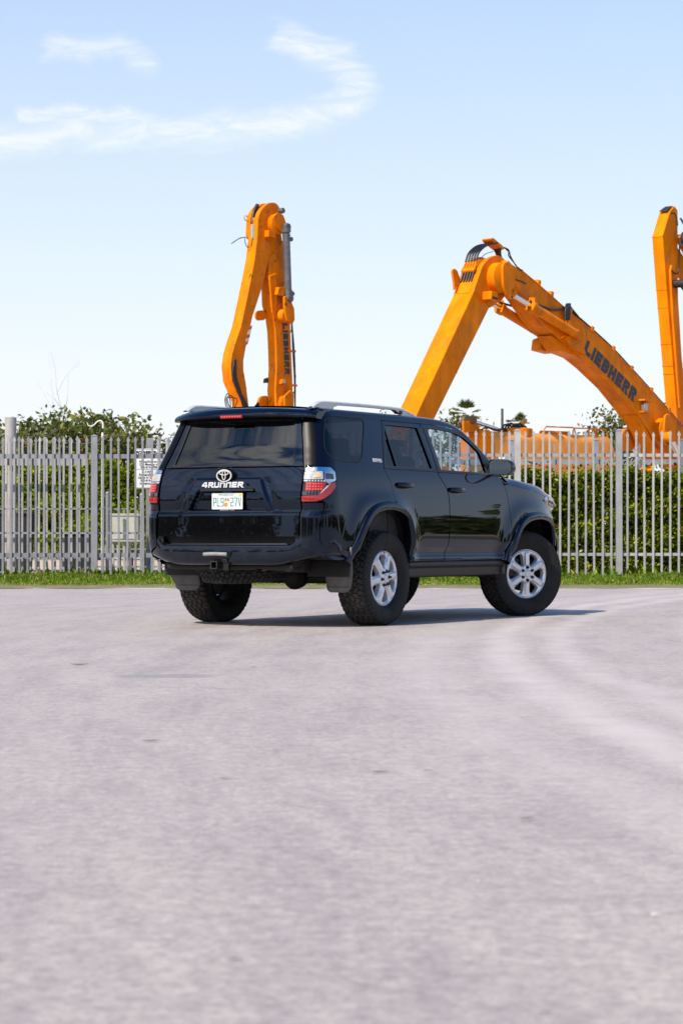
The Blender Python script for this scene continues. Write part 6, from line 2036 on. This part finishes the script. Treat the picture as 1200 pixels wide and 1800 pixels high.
# rim face: six broad spokes
def rim_face():
    ro = .222
    outer = [(ro * math.cos(k), ro * math.sin(k)) for k in np.linspace(0, 2 * math.pi, 97)[:-1]]
    holes = []
    for i in range(6):
        c = rad(60 * i + 30)
        pts = []
        for r, h in ((.088, 8.5), (.120, 14.0), (.170, 17.2), (.192, 15.5)):
            pts.append((r, -h))
        top = [(.199, -10), (.202, 0), (.199, 10)]
        pts = pts + top + [(r, -h) for r, h in pts[::-1]] + [(.081, 0)]
        q = [(r * math.cos(c + rad(h)), r * math.sin(c + rad(h))) for r, h in pts]
        holes.append(round_poly(q, .010, 3))
    V, T, L = fill(outer, holes, .0075)
    r = np.hypot(V[:, 0], V[:, 1]); th = np.degrees(np.arctan2(V[:, 1], V[:, 0]))
    a = (th + 30) % 60 - 30          # angle from spoke centre
    lat = np.radians(a) * r
    d = np.min([poly_dist(V, h) for h in holes], 0)
    dish = np.interp(r, [0, .03, .06, .09, .15, .20, .214, .222], [.012, .012, .004, .0, -.004, -.008, -.004, -.010])
    plate_ = smoothstep(.002, .010, d) * .009
    ridge = smoothstep(.027, .019, np.abs(lat)) * smoothstep(.072, .084, r) * smoothstep(.212, .196, r) * .012
    y = dish + plate_ + ridge
    m = MB()
    m.add(np.stack([V[:, 0], y, V[:, 1]], 1), [tuple(t_)[::-1] for t_ in T.tolist()])
    for k, l in enumerate(L):
        n = len(l)
        P = np.stack([V[l, 0], y[l], V[l, 1]], 1)
        Q = P.copy()
        if k == 0:
            Q[:, 1] -= .16
        else:
            cc = P.mean(0); Q = cc + (P - cc) * .93; Q[:, 1] = P[:, 1] - .042
        m.add(np.vstack([P, Q]), [(i, n + i, n + (i + 1) % n, (i + 1) % n) for i in range(n)])
    return m.mesh('rim_face', 30)
ME_rim = rim_face(); ME_rim.materials.append(M_alloy)
m = MB(); m.lathe([(.222, -.006), (.229, -.003), (.234, -.006), (.2345, -.02), (.218, -.03), (.212, -.06), (.207, -.19), (.222, -.205), (.234, -.215)], 96, (0, 0, 0), (0, 1, 0))
ME_barrel = m.mesh('rim_barrel', 40); ME_barrel.materials.append(M_alloy); ME_barrel.materials.append(M_alloyd)
for p_ in ME_barrel.polygons:
    if p_.center[1] < -.022: p_.material_index = 1  # barrel interior coloured dark for the shade behind the spokes
m = MB(); m.lathe([(.02, -.075), (.155, -.075), (.160, -.08), (.160, -.10), (.02, -.10)], 60, (0, 0, 0), (0, 1, 0))
ME_disc = m.mesh('brake_disc', 40); ME_disc.materials.append(M_alloyd)
m = MB(); m.lathe([(.0005, .030), (.024, .030), (.031, .026), (.034, .018), (.034, .0)], 36, (0, 0, 0), (0, 1, 0))
ME_cap = m.mesh('centre_cap', 40); ME_cap.materials.append(M_alloy)
def wheel_place(off):
    return lambda u, v: np.stack([-np.asarray(u, float), np.full(np.shape(u), off), np.asarray(v, float)], -1)
ME_capem = letter_mesh('cap_emblem', [ering(0, 0, .020, .014, .003)], wheel_place(.030), .002, .01); ME_capem.materials.append(M_chrome)
ME_capem2 = letter_mesh('cap_emblem', [ering(0, .0, .006, .012, .0025)], wheel_place(.030), .0025, .01); ME_capem2.materials.append(M_chrome)
m = MB(); m.lathe([(.0005, .026), (.007, .025), (.0095, .020), (.0095, .0)], 6, (0, 0, 0), (0, 1, 0))
ME_nut = m.mesh('lug_nut', 30); ME_nut.materials.append(M_steel)
m = MB(); m.lathe([(.0005, .0035), (.0145, .0035), (.0150, .0)], 16, (0, 0, 0), (0, 1, 0))
ME_seat = m.mesh('lug_seat', 30); ME_seat.materials.append(M_alloyd)
m = MB(); m.box((0, 0, 0), (.12, .07, .16)); ME_cal = m.mesh('caliper', 0); ME_cal.materials.append(M_alloyd)

def make_wheel(x, sg, steer, spin):
    w = empty('wheel'); w.parent = car
    piv = .70
    st = -steer
    # outboard axis direction
    base = Matrix.Translation((x, sg * piv, TR_R - .009)) @ Matrix.Rotation(st, 4, 'Z') @ (Matrix.Rotation(math.pi, 4, 'Z') if sg < 0 else Matrix())
    w.matrix_local = base
    def put(name, me, M, par=None):
        o = link_mesh(name, me, None, par or w)
        o.matrix_local = M
        return o
    spinM = Matrix.Rotation(spin, 4, 'Y')
    oy = .1025
    put('tyre', ME_tyre, Matrix.Translation((0, oy, 0)))
    F_ = Matrix.Translation((0, oy + .098, 0)) @ spinM
    rim = put('rim', ME_rim, F_)
    put('rim_barrel', ME_barrel, Matrix(), rim)
    put('brake_disc', ME_disc, Matrix.Translation((0, oy + .098, 0)))
    put('brake_caliper', ME_cal, Matrix.Translation((-.11 if x < 1 else .12, oy + .02, .06)))
    put('centre_cap', ME_cap, Matrix(), rim)
    put('cap_emblem', ME_capem, Matrix.Rotation(-spin, 4, 'Y'), rim); put('cap_emblem', ME_capem2, Matrix.Rotation(-spin, 4, 'Y'), rim)
    for i in range(6):
        a = rad(60 * i)
        T_ = Matrix.Translation((.0600 * math.cos(a), .0155, .0600 * math.sin(a)))
        put('lug_seat', ME_seat, T_, rim); put('lug_nut', ME_nut, T_, rim)
    return w
STEER = rad(27)
make_wheel(0, -1, 0, rad(8))
make_wheel(0, 1, 0, rad(20))
make_wheel(2.79, -1, STEER, rad(30))
make_wheel(2.79, 1, STEER, rad(11))

# ---- mud flaps, underbody ------------------------------------------------
for sg in (-1, 1):
    # rear flap: sheet hanging behind the tyre, its outer edge following the flare leg
    rows = []
    for z, yo, x0 in ((.66, .948, -.570), (.60, .945, -.565), (.54, .938, -.555), (.48, .928, -.540), (.42, .912, -.525), (.37, .895, -.512), (.332, .878, -.505), (.326, .876, -.512), (.30, .862, -.508), (.284, .835, -.507)):
        yi = {.326: .640, .30: .648, .284: .675}.get(z, .635)
        q = np.linspace(0, 1, 9)
        rows.append([(x0 - .045 * t_**3 * float(smoothstep(.30, .6, z)) + .02 * (1 - t_)**2, sg * (yi + (yo - yi) * t_), z) for t_ in q])
    V = np.array(rows)
    fl = MB().grid(V if sg > 0 else V[::-1]).build('mud_flap', M_flap, car, 40)
    so = fl.modifiers.new('solid', 'SOLIDIFY'); so.thickness = .014
    rows = []
    for z in (.62, .52, .46, .40):
        rows.append([(2.20 + .05 * (z - .4) - .02 * q, sg * (.70 + .215 * q), z) for q in np.linspace(0, 1, 6)])
    V = np.array(rows)
    f2 = MB().grid(V if sg > 0 else V[::-1]).build('mud_flap', M_flap, car, 40)
    so = f2.modifiers.new('solid', 'SOLIDIFY'); so.thickness = .012
under = empty('underbody'); under.parent = car
mb = MB(); mb.box((1.25, 0, .50), (3.9, 1.10, .10)); mb.box((1.3, 0, .47), (1.7, 1.66, .10)); mb.build('floor_pan', M_under, under, 0, .02)
mb = MB(); mb.box((-.62, 0, .60), (.74, 1.0, .09)); mb.build('floor_pan', M_under, under, 0, .02)
for sg in (-1, 1):
    mb = MB(); mb.tube([(-.95, sg * .50, .54), (-.4, sg * .50, .56), (.2, sg * .52, .52), (.6, sg * .50, .44), (2.2, sg * .46, .43), (2.9, sg * .44, .50), (3.5, sg * .44, .52)], .05, 8)
    mb.build('chassis_rail', M_under, under)
    mb = MB(); mb.tube([(.02, sg * .48, .42), (.04, sg * .46, .80)], .035, 10); mb.build('shock_absorber', M_under, under)
mb = MB(); mb.tube([(0, -.70, .39), (0, .70, .39)], .045, 12); mb.build('rear_axle', M_under, under)
mb = MB()
mb.lathe([(.001, -.135), (.05, -.13), (.085, -.105), (.10, -.07), (.105, -.065), (.105, -.04), (.095, .02), (.07, .10), (.045, .16)], 20, (-.02, -.06, .400), (1, 0, 0.05)); mb.build('differential', M_under, under)
mb = MB(); mb.tube(catmull([(.30, -.25, .46), (-.10, -.33, .55), (-.55, -.38, .53), (-.80, -.44, .505), (-.93, -.55, .495)], 5), .034, 12); mb.build('exhaust_pipe', M_rust, under)
mb = MB(); mb.tube([(-.80, -.30, .512), (-.985, -.30, .505)], [.040, .043], 14, False); mb.tube([(-.985, -.30, .505), (-.80, -.30, .512)], [.036, .034], 14, False); mb.build('exhaust_tip', M_rust, under)
mb = MB(); mb.tube([(-.80, -.30, .515), (-.80, -.40, .52), (-.55, -.52, .53)], .036, 10); mb.build('exhaust_bend', M_rust, under)
# spare wheel slung flat under the tail
ME_spare = ME_tyre.copy(); ME_spare.materials.clear(); ME_spare.materials.append(M_under)
sp_t = link_mesh('spare_tyre', ME_spare, None, under)
sp_t.matrix_local = Matrix.Translation((-.62, .10, .50)) @ Matrix.Rotation(rad(-4), 4, 'Y') @ Matrix.Rotation(rad(90), 4, 'X') @ Matrix.Scale(.90, 4)
mb = MB(); mb.lathe([(.02, 0), (.15, .01), (.2, .03), (.21, .1)], 30, (-.62, .10, .44), (0, 0, 1)); mb.build('spare_rim', M_under, under)
mb = MB(); mb.box((1.1, .25, .43), (.9, .45, .12)); mb.build('fuel_tank', M_under, under, 0, .04)
mb = MB(); mb.box((2.3, 0, .45), (.9, .7, .14)); mb.build('skid_plate', M_under, under, 0, .04)
mb = MB(); mb.tube([(2.79, -.70, .39), (2.79, .70, .39)], .03, 10); mb.build('front_axle', M_under, under)
mb = MB(); mb.box((2.9, 0, .72), (1.0, .96, .42)); mb.build('engine_block', M_under, under, 0, .05)

# ---- cabin ---------------------------------------------------------------
cab = empty('cabin'); cab.parent = car
mb = MB(); mb.box((.75, 0, .58), (2.7, 1.66, .05)); mb.build('cabin_floor', M_dash, cab, 0)
mb = MB(); mb.box((-.62, 0, .80), (.62, 1.40, .28)); mb.build('luggage_floor', M_dash, cab, 0, .02)
mb = MB(); mb.box((2.12, 0, 1.10), (.40, 1.60, .34)); mb.box((2.24, 0, 1.255), (.40, 1.46, .05)); mb.build('dashboard', M_dash, cab, 0, .06)
def seat(x, y, w_, hh=.62, mat=None):
    s_ = empty('seat'); s_.parent = cab
    mat = mat or M_seat
    mb = MB(); mb.box((x + .22, y, .80), (.52, w_, .22)); mb.build('seat_cushion', mat, s_, 40, .06, 3)
    R_ = Matrix.Rotation(rad(-16), 3, 'Y')
    mb = MB(); mb.box((x - .10, y, .90 + hh / 2 - .06), (.16, w_, hh), R_); mb.build('seat_back', mat, s_, 40, .06, 3)
    return s_
def headrest(s_, x, y, z, w_=.27, mat=None):
    R_ = Matrix.Rotation(rad(-12), 3, 'Y')
    mb = MB(); mb.box((x, y, z), (.11, w_, .20), R_); mb.build('headrest', mat or M_seat, s_, 40, .05, 4)
    mb = MB()
    for q in (-.06, .06): mb.tube([(x + .02, y + q, z - .08), (x + .035, y + q, z - .20)], .007, 6)
    mb.build('headrest_post', M_chrome, s_)
for y in (-.39, .39):
    s_ = seat(1.12, y, .50); headrest(s_, .915, y, 1.505)
s_ = seat(.22, 0, 1.30, .60)
for y in (-.42, 0, .42): headrest(s_, .01, y, 1.485 if y else 1.44, .25)
mb = MB()
sw = [(.185 * math.cos(k), .185 * math.sin(k)) for k in np.linspace(0, 2 * math.pi, 33)]
Rm = Matrix.Translation((1.70, .39, 1.20)) @ Matrix.Rotation(rad(-62), 4, 'Y')
mb.tube([tuple(Rm @ Vector((a, b, 0))) for a, b in sw], .016, 8)
wheel_o = mb.build('steering_wheel', M_dash, cab, 60)
mb = MB(); mb.lathe([(.001, .02), (.07, .02), (.08, 0), (.06, -.05)], 20, tuple(Rm @ Vector((0, 0, 0))), tuple((Rm.to_3x3() @ Vector((0, 0, 1))))); mb.build('steering_hub', M_dash, wheel_o, 60)
mb = MB()
for a in (0, 2.1, 4.2): mb.tube([tuple(Rm @ Vector((0, 0, 0))), tuple(Rm @ Vector((.18 * math.cos(a), .18 * math.sin(a), 0)))], .014, 6)
mb.build('steering_spoke', M_dash, wheel_o, 60)
mb = MB(); mb.box((1.70, 0, 1.605), (.03, .24, .07), Matrix.Rotation(rad(-20), 3, 'Y')); mb.build('inside_mirror', M_dash, cab, 0, .015)
# side trims that close the pillars from inside
for sg in (-1, 1):
    mb = MB(); mb.box((1.0, sg * .80, .95), (2.2, .05, .62)); mb.build('door_card', M_dash, cab, 0, .02)
    mb = MB(); mb.box((-.30, sg * .78, 1.02), (.9, .05, .55)); mb.build('luggage_side_trim', M_dash, cab, 0, .02)
mb = MB(); V = np.stack([np.linspace(-.6, 1.4, 12)[:, None] + 0 * t, np.ones(12)[:, None] * .62 * t, 1.79 + 0 * np.linspace(0, 1, 12)[:, None] + .012 * (1 - t**2)], -1); mb.grid(V); mb.build('headlining', M_seatl, cab, 60)
# cream sun shade / clutter on the dashboard seen through the front window
mb = MB(); mb.box((2.02, .30, 1.285), (.18, .34, .05), Matrix.Rotation(rad(15), 3, 'Z')); mb.build('dash_pad', M_seatl, cab, 40, .02)
